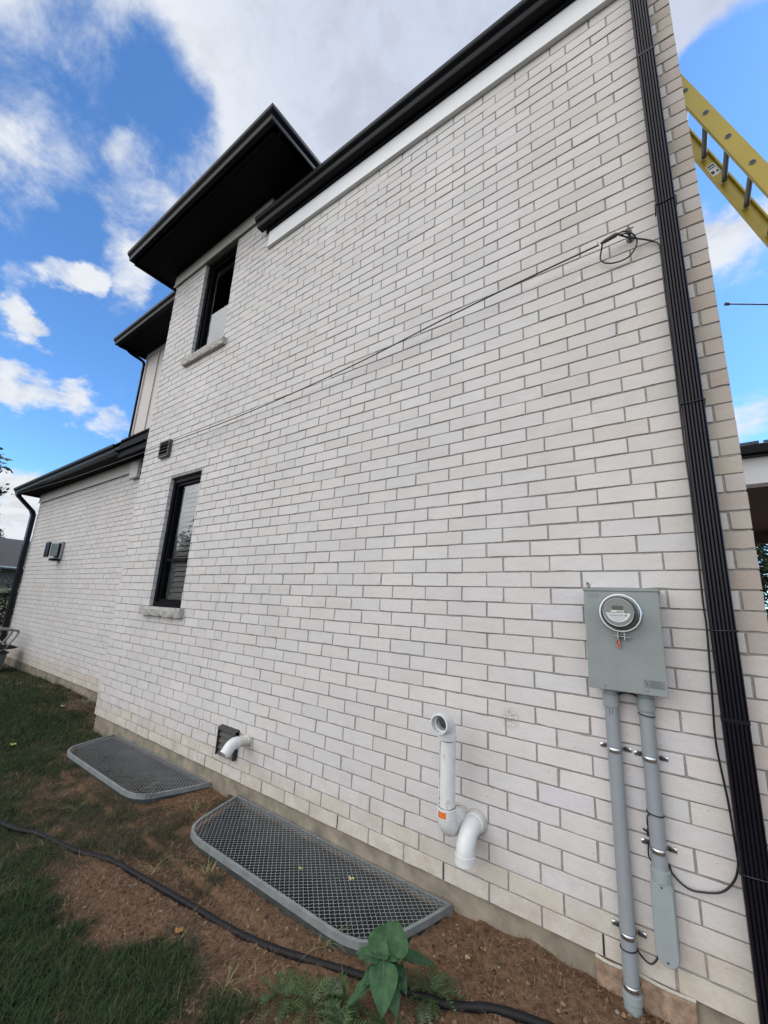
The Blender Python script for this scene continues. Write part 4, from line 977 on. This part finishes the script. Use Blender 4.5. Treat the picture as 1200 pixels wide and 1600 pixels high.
# ============================================================ wall lantern on the wing
wl = empty('wall_light', (-9.4, .46, 2.27), 'boxy grey lantern fixed to the far wing of the brick wall', 'light')
G1 = mat('lantern_grey', (.32, .30, .31), .4, metal=.4); G2 = mat('lantern_glass', (.25, .29, .29), .15)
mb = MB(); mb.box(-9.55, -9.26, .430, .474, 2.10, 2.46, .004); mb.build('backplate', G1, wl)
mb = MB(); mb.box(-9.50, -9.30, .26, .40, 2.15, 2.40, .004); mb.build('glass_box', G2, wl)
mb = MB(); mb.box(-9.52, -9.28, .235, .26, 2.12, 2.42, .003); mb.box(-9.52, -9.28, .40, .43, 2.14, 2.42); mb.box(-9.50, -9.31, .33, .44, 2.06, 2.11, .004); mb.build('frame', M['black'], wl)
mb = MB(); mb.box(-9.52, -9.28, .262, .272, 2.13, 2.42); mb.box(-9.47, -9.33, .30, .42, 2.40, 2.43, .003); mb.build('trim', M['white'], wl)

# ============================================================ drain hose
hp = [(-9.0,-2.2),(-6.0,-1.75),(-4.4,-1.46),(-3.16,-1.253),(-2.82,-1.12),(-2.419,-1.022),(-2.142,-.925),(-1.76,-.862),(-1.39,-.809),(-1.037,-.762),(-.765,-.70),(-.385,-.588),(-.214,-.529),(-.002,-.457),(.215,-.368),(.55,-.30),(1.1,-.35),(1.9,-.5)]
pts = spline([(x, y, max(gz(x, y)+.009, -.187)) for (x, y) in hp], 10)
mb = MB(); mb.tube(pts, [.0165+.0006*math.sin(i*1.3) for i in range(len(pts))], 14)
hs = mb.build('drain_hose', M['rubber']); tag(hs, 'thick black hose lying across the bare soil in front of the well covers', 'hose')

# ============================================================ ladder beyond the corner
ld = empty('ladder', (2.97, .7, -.2), 'yellow fibreglass ladder leaning on the far side of the house corner', 'ladder')
d = Vector((.293, 0, -.956)).normalized(); nrm = Vector((.956, 0, .293)).normalized(); P0 = Vector((1.410, 0, 4.925))
Y0, Y1 = .555, .865
def rail(yo, yi):
    mb = MB(); a = P0-d*1.15; b = P0+d*5.35
    s = 1 if yi > yo else -1
    prof = [(-.046, yo), (.046, yo), (.046, yi), (.036, yi), (.036, yo+s*.006), (-.036, yo+s*.006), (-.036, yi), (-.046, yi)]
    n = len(prof); V = [tuple(p+nrm*u+Vector((0, v, 0))) for p in (a, b) for (u, v) in prof]
    mb.add(V, [(i, (i+1) % n, n+(i+1) % n, n+i) for i in range(n)]+[tuple(range(n)), tuple(range(2*n-1, n-1, -1))]); return mb
r1 = rail(Y0-.03, Y0).build('rail', M['yellow'], ld); r2 = rail(Y1+.03, Y1).build('rail', M['yellow'], ld)
for k in range(-3, 17):
    c = P0+d*(.302*k); mb = MB()
    mb.lathe([(.017,0),(.017,Y1-Y0+.03)], (c.x, Y0-.024, c.z), (0,1,0), 12); rg = mb.build('rung', M['rung'], ld)
    mb = MB(); mb.lathe([(.0185,0),(.0185,.003),(.0150,.003),(.014,-.002),(0,-.002)], (c.x, Y0-.0305, c.z), (0,-1,0), 16); mb.build('rung_end', M['rung'], rg)
    mb = MB(); mb.lathe([(.0142,0),(0,0)], (c.x, Y0-.0331, c.z), (0,-1,0), 16); mb.build('rung_hole', M['print'], rg)
mb = MB(); c = P0+d*.15
V = [tuple(c+d*u+nrm*v+Vector((0, Y1+.0225, 0))) for (u, v) in ((-.07,-.03),(.05,-.03),(.05,.03),(-.07,.03))]; mb.add(V, [(0,1,2,3)]); st = mb.build('sticker', M['label'], r2)
mb = MB()
for (u0, u1, v0, v1) in ((-.06,-.045,-.02,.02),(-.035,-.025,-.02,.02),(.0,.03,-.022,-.004),(.01,.028,.008,.02)):
    V = [tuple(c+d*u+nrm*v+Vector((0, Y1+.0215, 0))) for (u, v) in ((u0,v0),(u1,v0),(u1,v1),(u0,v1))]; mb.add(V, [(0,1,2,3)])
mb.build('sticker_print', M['print'], st)
mb = MB(); mb.tube([(1.657,3.0,5.026),(1.70,3.0,5.008),(1.705,3.0,5.005),(2.6,3.05,4.62),(4.95,4.0,3.66)], [.018,.018,.008,.009,.011], 10)
o = mb.build('rod', M['vent']); tag(o, 'thin dark rod with a knobbed tip sticking out against the sky', 'rod')

# ============================================================ bin and folded chair at the wing corner
bn = empty('storage_bin', (-10.4, -.05, -.15), 'grey plastic bin standing at the far corner of the wing', 'bin')
mb = MB(); mb.prism([(-.42,-.10),(.16,-.10),(.20,.20),(-.46,.20)], -10.75, -10.15, 'x'); mb.build('body', M['cart'], bn)
mb = MB(); mb.box(-10.78, -10.12, -.48, .22, .20, .23, .006); mb.build('lid', M['cushion'], bn)
mb = MB()
for (x, y) in ((-10.2,-.35),(-10.2,.10)): mb.lathe([(0,0),(.05,0),(.05,.03),(0,.03)], (x, y, -.10), (1,0,0), 14)
mb.build('wheel', M['rubber'], bn)
ch = empty('folding_chair', (-10.4, 0, .23), 'folded silver tube chair with dark fabric lying on the grey bin', 'chair')
for dx in (0, .42):
    mb = MB(); mb.tube(spline([(-10.60+dx,-.40,.56),(-10.60+dx,-.1,.655),(-10.60+dx,.22,.645),(-10.60+dx,.30,.60),(-10.60+dx,.22,.42),(-10.60+dx,.10,.26),(-10.60+dx,-.2,.24)], 6), .022, 10); mb.build('arm_tube', M['chair'], ch)
mb = MB(); mb.tube([(-10.60,.24,.64),(-10.18,.24,.64)], .016, 8); mb.tube([(-10.6,-.05,.60),(-10.18,.18,.30)], .014, 8); mb.tube([(-10.6,.12,.55),(-10.18,-.1,.28)], .014, 8); mb.build('crossbar', M['chair'], ch)
mb = MB(); mb.prism([(-.45,.24),(.26,.28),(.36,.30),(.28,.34),(.05,.37),(-.1,.46),(-.45,.52)], -10.62, -10.16, 'x'); mb.build('fabric', M['cushion'], ch)

# ============================================================ plants
M['broad'] = mat('broad_leaf', (.026, .070, .028), .65, spec=.22, col2=(.055, .118, .050), noise_scale=22, bump=.0012, bump_scale=70)
M['broadpale'] = mat('leaf_vein', (.075, .14, .075), .55)
M['stem'] = mat('green_stem', (.07, .12, .05), .6)
M['weed'] = mat('weed_green', (.026, .060, .016), .6, col2=(.062, .105, .028), noise_scale=30)
M['weedpale'] = mat('pale_weed', (.11, .15, .09), .6)
M['tuft'] = mat('yellow_green_blade', (.20, .22, .09), .6)
def broadleaf(parent, base, tip, wd, sag=.02, up=(0, 0, 1), fold=.22):
    b = Vector(base); t = Vector(tip); ax = t-b; ln = ax.length; ax.normalize(); side = ax.cross(Vector(up)).normalized(); nn = side.cross(ax)
    mb = MB(); V = []; F = []; nu, nv = 12, 6
    for i in range(nu+1):
        u = i/nu; hw = wd*.60*(math.sin(math.pi*min(1, u*1.0)**.62))**.75*(1-.25*u)*1.12 if 0 < u < 1 else .0012
        for j in range(nv+1):
            v = j/nv*2-1
            p = b+ax*(ln*u-.10*wd*abs(v)*(1-u)) + side*hw*v + nn*(abs(v)*hw*fold*1.1 - sag*u*u*4*ln*.35 + .0035*math.sin(u*19+abs(v)*4)*abs(v) + .02*ln*math.sin(math.pi*u)*4*.4)
            V.append(p)
    for i in range(nu):
        for j in range(nv): a = i*(nv+1)+j; F.append((a, a+1, a+nv+2, a+nv+1))
    mb.add(V, F, True); o = mb.build('leaf', M['broad'], parent)
    mb = MB(); mid = [V[i*(nv+1)+nv//2]+nn*.0012 for i in range(nu+1)]; mb.tube(mid, [.0016*(1-.8*i/nu) for i in range(nu+1)], 5)
    for i in (2, 4, 6, 8):
        for s in (0, nv): a = V[i*(nv+1)+nv//2]+nn*.001; c = V[min(nu, i+2)*(nv+1)+s]+nn*.001; mb.tube([a, (a*.5+c*.5)+nn*-.0005, a*.15+c*.85], [.0009, .0006, .0003], 4)
    mb.build('vein', M['broadpale'], o)
bp = empty('broad_leaved_plant', (-.22, -.60, -.18), 'green plant with broad velvety leaves growing at the near corner of the mesh cover', 'plant')
for a in (((-.215,-.63,.000), (-.250,-.485,.055), .150), ((-.23,-.645,.0), (-.345,-.675,-.012), .105), ((-.205,-.655,.0), (-.150,-.735,-.11), .098),
          ((-.222,-.643,.004), (-.243,-.60,.05), .042), ((-.20,-.60,.01), (-.135,-.515,-.03), .095), ((-.215,-.60,-.02), (-.225,-.50,-.02), .10), ((-.18,-.52,-.045), (-.095,-.385,-.105), .075),
          ((-.20,-.62,-.025), (-.150,-.575,-.075), .075), ((-.195,-.645,-.045), (-.160,-.63,-.10), .05), ((-.25,-.60,-.015), (-.34,-.56,-.03), .08), ((-.235,-.69,-.06), (-.32,-.75,-.15), .075), ((-.22,-.635,.012), (-.195,-.675,.02), .04), ((-.225,-.65,-.03), (-.27,-.73,-.07), .06), ((-.20,-.58,-.05), (-.12,-.60,-.10), .06), ((-.23,-.61,-.07), (-.30,-.62,-.13), .065), ((-.19,-.62,-.08), (-.13,-.66,-.15), .055)):
    broadleaf(bp, *a)
mb = MB(); mb.tube(spline([(-.215,-.58,-.20),(-.225,-.60,-.10),(-.218,-.64,.0)], 5), .005, 8)
for (a, b) in (((-.22,-.60,-.10),(-.18,-.52,-.045)), ((-.222,-.61,-.06),(-.25,-.60,-.015)), ((-.222,-.62,-.09),(-.235,-.69,-.06)), ((-.22,-.62,-.04),(-.20,-.60,.01))): mb.tube([a, b], .0028, 6)
mb.build('stem', M['stem'], bp)
def frond(mb, base, az, ln, rise, r, w=.020):
    n = 13; P_ = []; p = Vector(base); el = rise
    for i in range(n):
        P_.append(p.copy()); p = p+Vector((math.cos(az)*math.cos(el), math.sin(az)*math.cos(el), math.sin(el)))*ln/n; el -= rise*1.5/n+.02; az += r.uniform(-.06, .06)
    mb.tube(P_, [.0014*(1-.7*i/n) for i in range(n)], 4)
    for i in range(2, n):
        t = (P_[i]-P_[i-1]).normalized(); s = t.cross(Vector((0,0,1))).normalized(); L_ = (w*math.sin(math.pi*(i/n)**.8)*1.0+.004)*r.uniform(.55, 1.35)
        for sg in (-1, 1):
            q = P_[i]; e = q+s*sg*L_+t*L_*.55+Vector((0,0,r.uniform(-.004,.006))); 
            for k in range(3):
                f0 = k/3; f1 = (k+1)/3; a = q.lerp(e, f0); c = q.lerp(e, min(1, f1+.05)); h = t*(.0052*(1-f0*.5)); z_ = Vector((0,0,.002))
                mb.add([a-h*.45, a+h, c+z_, a*.5+c*.5-h*.9], [(0,3,2),(0,2,1)])
            
def weed(x, y, nf, ln, label, m_='weed', seed=1, rise=(.3, 1.1), azr=(0, 6.283)):
    z = gz(x, y); o = empty('weed', (x, y, z), label, 'weed', 'feathery weeds near the hose'); r = random.Random(seed)
    for k in range(nf):
        mb = MB(); az = azr[0]+(azr[1]-azr[0])*(k+r.random()*.7)/nf
        frond(mb, (x+r.uniform(-.01,.01), y+r.uniform(-.01,.01), z), az, ln*r.uniform(.7, 1.15), r.uniform(*rise), r); mb.build('frond', M[m_], o)
    return o
weed(-.46, -.80, 16, .18, 'feathery green weed at the bottom edge left of the broad leaved plant', seed=2)
weed(-.36, -.70, 11, .13, 'small feathery weed between the hose and the broad leaved plant', seed=3)
weed(-.30, -.80, 13, .15, 'feathery weed below the broad leaved plant at the bottom edge', seed=4)
weed(-.08, -.46, 15, .16, 'feathery weed right of the broad leaved plant above the hose', seed=5)
weed(-.10, -.52, 3, .14, 'pale drooping weed leaf lying over the hose right of the broad leaved plant', 'weedpale', 6, (.5, .9), (-1.2, -.5))
weed(-.44, -.74, 3, .13, 'pale silvery weed stalk left of the broad leaved plant', 'weedpale', 7, (.8, 1.2), (.5, 2.2))
weed(-6.35, .33, 12, .20, 'light green weed against the foundation where the wing meets the corner', 'weedpale', 8)
weed(-.58, -.86, 12, .15, 'feathery weed nearest the bottom edge, farthest left of the broad leaved plant', seed=14)
weed(-.15, -.68, 10, .12, 'feathery weed just under the broad leaved plant on the near side of the hose', seed=15)
weed(-2.95, -.30, 6, .12, 'small weed poking through the far mesh cover', 'weed', 9)
for (x, y, n, ln, sd, lab) in ((-.62,-.56,14,.13,3,'yellow green grass tuft between the hose and the near mesh cover'), (-1.55,-.62,10,.12,4,'thin pale grass tuft left of the near mesh cover'), (-1.22,-.93,8,.14,5,'sparse pale grass stalks lying below the hose'), (-3.05,-.80,12,.13,6,'pale grass tuft left of the far mesh cover'), (-2.25,-.30,12,.12,12,'pale grass tuft between the two mesh covers'), (-1.85,-.80,10,.13,13,'pale grass tuft just above the middle of the hose'), (-.82,-.97,9,.12,14,'pale grass tuft near the bottom edge below the hose')):
    o = MB(); r = random.Random(sd); z = gz(x, y)
    for k in range(n):
        az = r.uniform(0, 6.28); el = r.uniform(.25, 1.2); L_ = ln*r.uniform(.6, 1.2); p = Vector((x+r.uniform(-.02,.02), y+r.uniform(-.02,.02), z)); V = []
        s = Vector((-math.sin(az), math.cos(az), 0))
        for i in range(6):
            wdt = .0019*(1-i/6)+.0002; V += [p-s*wdt, p+s*wdt]; p = p+Vector((math.cos(az)*math.cos(el), math.sin(az)*math.cos(el), math.sin(el)))*L_/5; el -= .22; p.z = max(p.z, z+.003)
        o.add(V, [(2*i, 2*i+1, 2*i+3, 2*i+2) for i in range(5)])
    ob = o.build('grass_tuft', M['tuft']); tag(ob, lab, 'grass tuft', 'pale grass tufts')
# clods and small stones in the bare soil
def clods(name, n, m_, label, cat, seed, s0, s1):
    r = random.Random(seed); V = []; F = []; cnt = 0
    base = [(1,0,0),(-1,0,0),(0,1,0),(0,-1,0),(0,0,1),(0,0,-.4)]; fc = [(0,2,4),(2,1,4),(1,3,4),(3,0,4),(2,0,5),(1,2,5),(3,1,5),(0,3,5)]
    while cnt < n:
        x = r.uniform(-2.6, 1.2); y = r.uniform(-1.4, -.01); cnt += 1
        if blocked(x, y) or green(x, y) > .3: continue
        q = s0+(s1-s0)*r.random()**3; z = gz(x, y); b0 = len(V); a = r.uniform(0, 6.28)
        vs = [Vector(b_)*q*r.uniform(.7, 1.2) for b_ in base]; pts_ = vs+[(vs[i]+vs[j])*.62*r.uniform(.85, 1.15) for (i, j) in ((0,2),(2,1),(1,3),(3,0),(0,4),(2,4),(1,4),(3,4))]
        for p_ in pts_: V.append((x+p_.x*math.cos(a)-p_.y*math.sin(a), y+p_.x*math.sin(a)+p_.y*math.cos(a), z+p_.z*.7+q*.1))
        for (i, j, e_, f0, f1) in ((0,2,6,10,11),(2,1,7,11,12),(1,3,8,12,13),(3,0,9,13,10)):
            F += [(b0+i, b0+e_, b0+f0), (b0+e_, b0+j, b0+f1), (b0+f0, b0+e_, b0+f1), (b0+f0, b0+f1, b0+4), (b0+j, b0+e_, b0+5), (b0+e_, b0+i, b0+5)]
    me = bpy.data.meshes.new(name); me.from_pydata(V, [], F); me.materials.append(m_); o = bpy.data.objects.new(name, me); COL.objects.link(o); tag(o, label, cat, kind='stuff')
M['clod'] = island_mat('soil_clods', [(0, (.045, .027, .017)), (1, (.26, .165, .10)), (.5, (.14, .085, .052))], rough=.95, spec=.1)
M['stone2'] = island_mat('small_stones', [(0, (.10, .09, .08)), (1, (.30, .27, .23))], rough=.9, spec=.2)
clods('soil_clods', 9000, M['clod'], 'loose crumbs and clods of brown soil around the mesh covers', 'soil', 51, .002, .014)
clods('small_stones', 260, M['stone2'], 'small grey stones scattered in the bare soil', 'stones', 52, .003, .011)
# dry blades that have crept over the rim of the far cover
o = MB(); r = random.Random(77)
for k in range(300):
    u = r.random(); x = -4.25+1.75*u+r.gauss(0, .05); y = -.53+abs(r.gauss(0, .09)) ; z = ZT+.001; az = r.uniform(.6, 2.5); el = r.uniform(.0, .5); L_ = r.uniform(.03, .10); V = []; p = Vector((x, y, z)); s = Vector((-math.sin(az), math.cos(az), 0))
    for i in range(4):
        wdt = .0020*(1-i/4)+.0003; V += [p-s*wdt, p+s*wdt]; p = p+Vector((math.cos(az)*math.cos(el), math.sin(az)*math.cos(el), math.sin(el)))*L_/3; el -= .25; p.z = max(p.z, z)
    o.add(V, [(2*i, 2*i+1, 2*i+3, 2*i+2) for i in range(3)])
ob = o.build('dry_blades', M['greythatch']); tag(ob, 'dry blades spread over the front rim of the far mesh cover', 'dry grass', kind='stuff')
# fallen leaves
M['fall1'] = mat('orange_leaf', (.55, .26, .07), .6, noise_amt=.3, noise_scale=60); M['fall2'] = mat('tan_leaf', (.50, .40, .24), .6, noise_amt=.3, noise_scale=60); M['fall3'] = mat('yellow_leaf', (.35, .36, .10), .6)
def fallen(x, y, z, s, m_, label, seed):
    r = random.Random(seed); mb = MB(); n = 14; V = [Vector((x, y, z+.008))]
    for k in range(n):
        a = 2*math.pi*k/n; q = s*(.62+.38*r.random()); V.append(Vector((x+q*math.cos(a), y+q*math.sin(a)*.8, z+.004+r.uniform(0, .018))))
    mb.add(V, [(0, 1+k, 1+(k+1) % n) for k in range(n)]); o = mb.build('fallen_leaf', M[m_]); tag(o, label, 'leaf', 'fallen leaves')
fallen(-1.276, -.943, gz(-1.276,-.943)+.004, .026, 'fall1', 'curled orange leaf on the soil below the hose', 1)
fallen(-.755, -.205, ZT, .020, 'fall2', 'small tan leaf lying on the near mesh cover', 2)
fallen(-5.02, -.77, gz(-5.02,-.77)+.03, .04, 'fall3', 'yellow leaf on the lawn left of the far mesh cover', 3)
fallen(-1.05, -.33, ZT, .014, 'fall3', 'tiny yellow leaf lying on the near mesh cover left of the tan one', 7)
fallen(-.02, -.22, gz(-.02,-.22)+.004, .018, 'fall2', 'small tan leaf on the bare soil right of the near mesh cover', 8)
fallen(-6.35, .06, gz(-6.35,.06)+.02, .035, 'fall2', 'pale scrap on the lawn near the house corner', 4)

# ============================================================ background
def crown(name, parent, center, rad, nclump, nleaf, lsize, mat_, seed, clump_r=.35, cone=False):
    r = random.Random(seed); V = []; F = []; c0 = Vector(center)
    for _ in range(nclump):
        if cone:
            h = r.random()**1.3; rr_ = (1-h)*rad[0]*(.55+.45*r.random()); a = r.uniform(0, 6.283); p = c0+Vector((math.cos(a)*rr_, math.sin(a)*rr_, h*rad[2])); cr_ = clump_r*(1-.6*h)
        else:
            while True:
                q = Vector((r.uniform(-1,1), r.uniform(-1,1), r.uniform(-1,1)))
                if .25 < q.length < 1: break
            k = .82+.25*noise.noise(q*2.3+Vector((seed,0,0))); p = c0+Vector((q.x*rad[0]*k, q.y*rad[1]*k, q.z*rad[2]*k)); cr_ = clump_r*r.uniform(.6, 1.2)
        for _ in range(nleaf):
            q = p+Vector((r.gauss(0, cr_*.5), r.gauss(0, cr_*.5), r.gauss(0, cr_*.38))); a = Vector((r.uniform(-1,1), r.uniform(-1,1), r.uniform(-.6,.6))).normalized(); b = a.cross(Vector((r.uniform(-1,1), r.uniform(-1,1), r.uniform(-1,1)))).normalized()
            s = lsize*r.uniform(.6, 1.3); b0 = len(V); V += [q-a*s, q+b*s*.42, q+a*s, q-b*s*.42]; F.append((b0, b0+1, b0+2, b0+3))
    me = bpy.data.meshes.new(name); me.from_pydata([tuple(v) for v in V], [], F); me.materials.append(mat_); o = bpy.data.objects.new(name, me); COL.objects.link(o)
    o.parent = parent; me.transform(Matrix.Translation(-parent.location)); return o
def tree(x, y, h, rad, label, seed, nclump=120, nleaf=60, lsize=.10, cz=None, group=None, clump=.4, mt='leaf'):
    t = empty('leafy_tree', (x, y, -.2), label, 'tree', group); r = random.Random(seed); mb = MB(); cz = cz or h*.62
    mb.tube(spline([(x, y, -.25), (x+.05, y, h*.25), (x-.05, y+.05, h*.5), (x, y, h*.8)], 4), [h*.024*(1-.8*i/12) for i in range(13)], 8)
    for k in range(9):
        a = r.uniform(0, 6.28); z0 = h*r.uniform(.25, .6); q = Vector((x+math.cos(a)*rad[0]*.75, y+math.sin(a)*rad[1]*.75, min(h*.95, z0+rad[2]*r.uniform(.3, .9))))
        s = Vector((x, y, z0)); mb.tube(spline([s, s.lerp(q, .5)+Vector((0,0,.15)), q], 4), [h*.010*(1-.85*i/8) for i in range(9)], 6)
    mb.build('trunk', M['bark'], t); crown('crown', t, (x, y, cz), rad, nclump, nleaf, lsize, M[mt], seed, clump); return t
def conifer(x, y, h, r0, label, seed, group=None):
    t = empty('conifer_tree', (x, y, -.2), label, 'tree', group); mb = MB(); mb.tube([(x, y, -.3), (x, y, h)], [.16, .02], 8); mb.build('trunk', M['bark'], t)
    crown('crown', t, (x, y, h*.12), (r0, r0, h*.9), 240, 55, .09, M['conifer'], seed, .55, True)
tree(-20.4, -.75, 7.4, (2.0, 2.35, 1.9), 'leafy tree whose twigs reach in beside the far gutter corner', 3, 90, 42, .13, 5.5, 'background trees', .42)
conifer(-40, 4.35, 7.3, 2.3, 'dark conifer standing behind the neighbouring shingle roof', 5, 'background trees')
conifer(-13.8, -6.3, 6.4, 1.8, 'dark conifer across the side yard behind the viewer', 6, 'background trees')
tree(3.6, 17, 6.4, (2.2, 1.8, 2.6), 'leafy tree seen under the porch roof beyond the corner', 8, 130, 45, .11, 3.6, 'background trees', .4)
tree(6.5, 20, 7, (2.6, 2.0, 2.8), 'leafy tree further right beyond the porch', 9, 110, 45, .12, 4.0, 'background trees', .4)
for i, (x, y) in enumerate(((-24,-10),(-19.5,-9.6),(-9.5,-9.6))):
    tree(x, y, (6.4, 6.2, 4.2)[i], ((3.6, 1.8, 2.9), (3.4, 1.8, 2.8), (2.6, 1.6, 1.8))[i], ('leftmost', 'middle', 'nearest')[i]+' bushy tree across the side yard behind the viewer', 20+i, 110, 50, .14, 2.2, 'background trees', .5)
nb = empty('neighbour_house', (-22, 1, -.2), 'low neighbouring stone house with a dark shingle roof beyond the wing', 'house')
mb = MB(); mb.box(-27, -20.4, -7, 7.5, -.3, 2.35); mb.build('wall', M['nstone'], nb)
mb = MB(); mb.add([(-19.9,-7.6,2.28),(-19.9,8.1,2.28),(-23.4,5.6,3.65),(-23.4,-5.0,3.65),(-27.5,8.1,2.28),(-27.5,-7.6,2.28)], [(0,1,2,3),(1,4,2),(4,5,3,2),(5,0,3)]); mb.build('roof', M['shingle'], nb)
mb = MB(); mb.box(-19.93, -19.86, -7.6, 8.1, 2.24, 2.29); mb.box(-20.4, -19.93, -7.6, 8.1, 2.2, 2.22); mb.build('gutter', M['galv'], nb)
fn = empty('fence', (-14.5, 2, -.2), 'dark metal picket fence beyond the end of the wing', 'fence')
mb = MB(); mb.box(-14.52, -14.48, -6, 9, 1.28, 1.33); mb.box(-14.52, -14.48, -6, 9, .05, .09); mb.box(-14.52, -14.48, -6, 9, .85, .88)
y = -6
while y < 9: mb.box(-14.51, -14.49, y, y+.02, -.2, 1.30); y += .13
mb.build('panel', M['black'], fn)
mb = MB()
for y in (-5, -2.6, -.2, 1.55, 4.6, 7): mb.box(-14.54, -14.46, y, y+.08, -.25, 1.42)
mb.build('post', M['black'], fn)
sh = empty('shrub', (-16.6, 2.1, -.2), 'dark shrub between the fence and the neighbouring house', 'shrub')
mb = MB(); mb.tube([(-16.6, 2.1, -.3), (-16.6, 2.1, 1.2)], .05, 6); mb.build('trunk', M['bark'], sh); crown('crown', sh, (-16.6, 2.1, 1.0), (1.0, 1.6, 1.0), 70, 45, .07, M['leaf'], 31, .35)
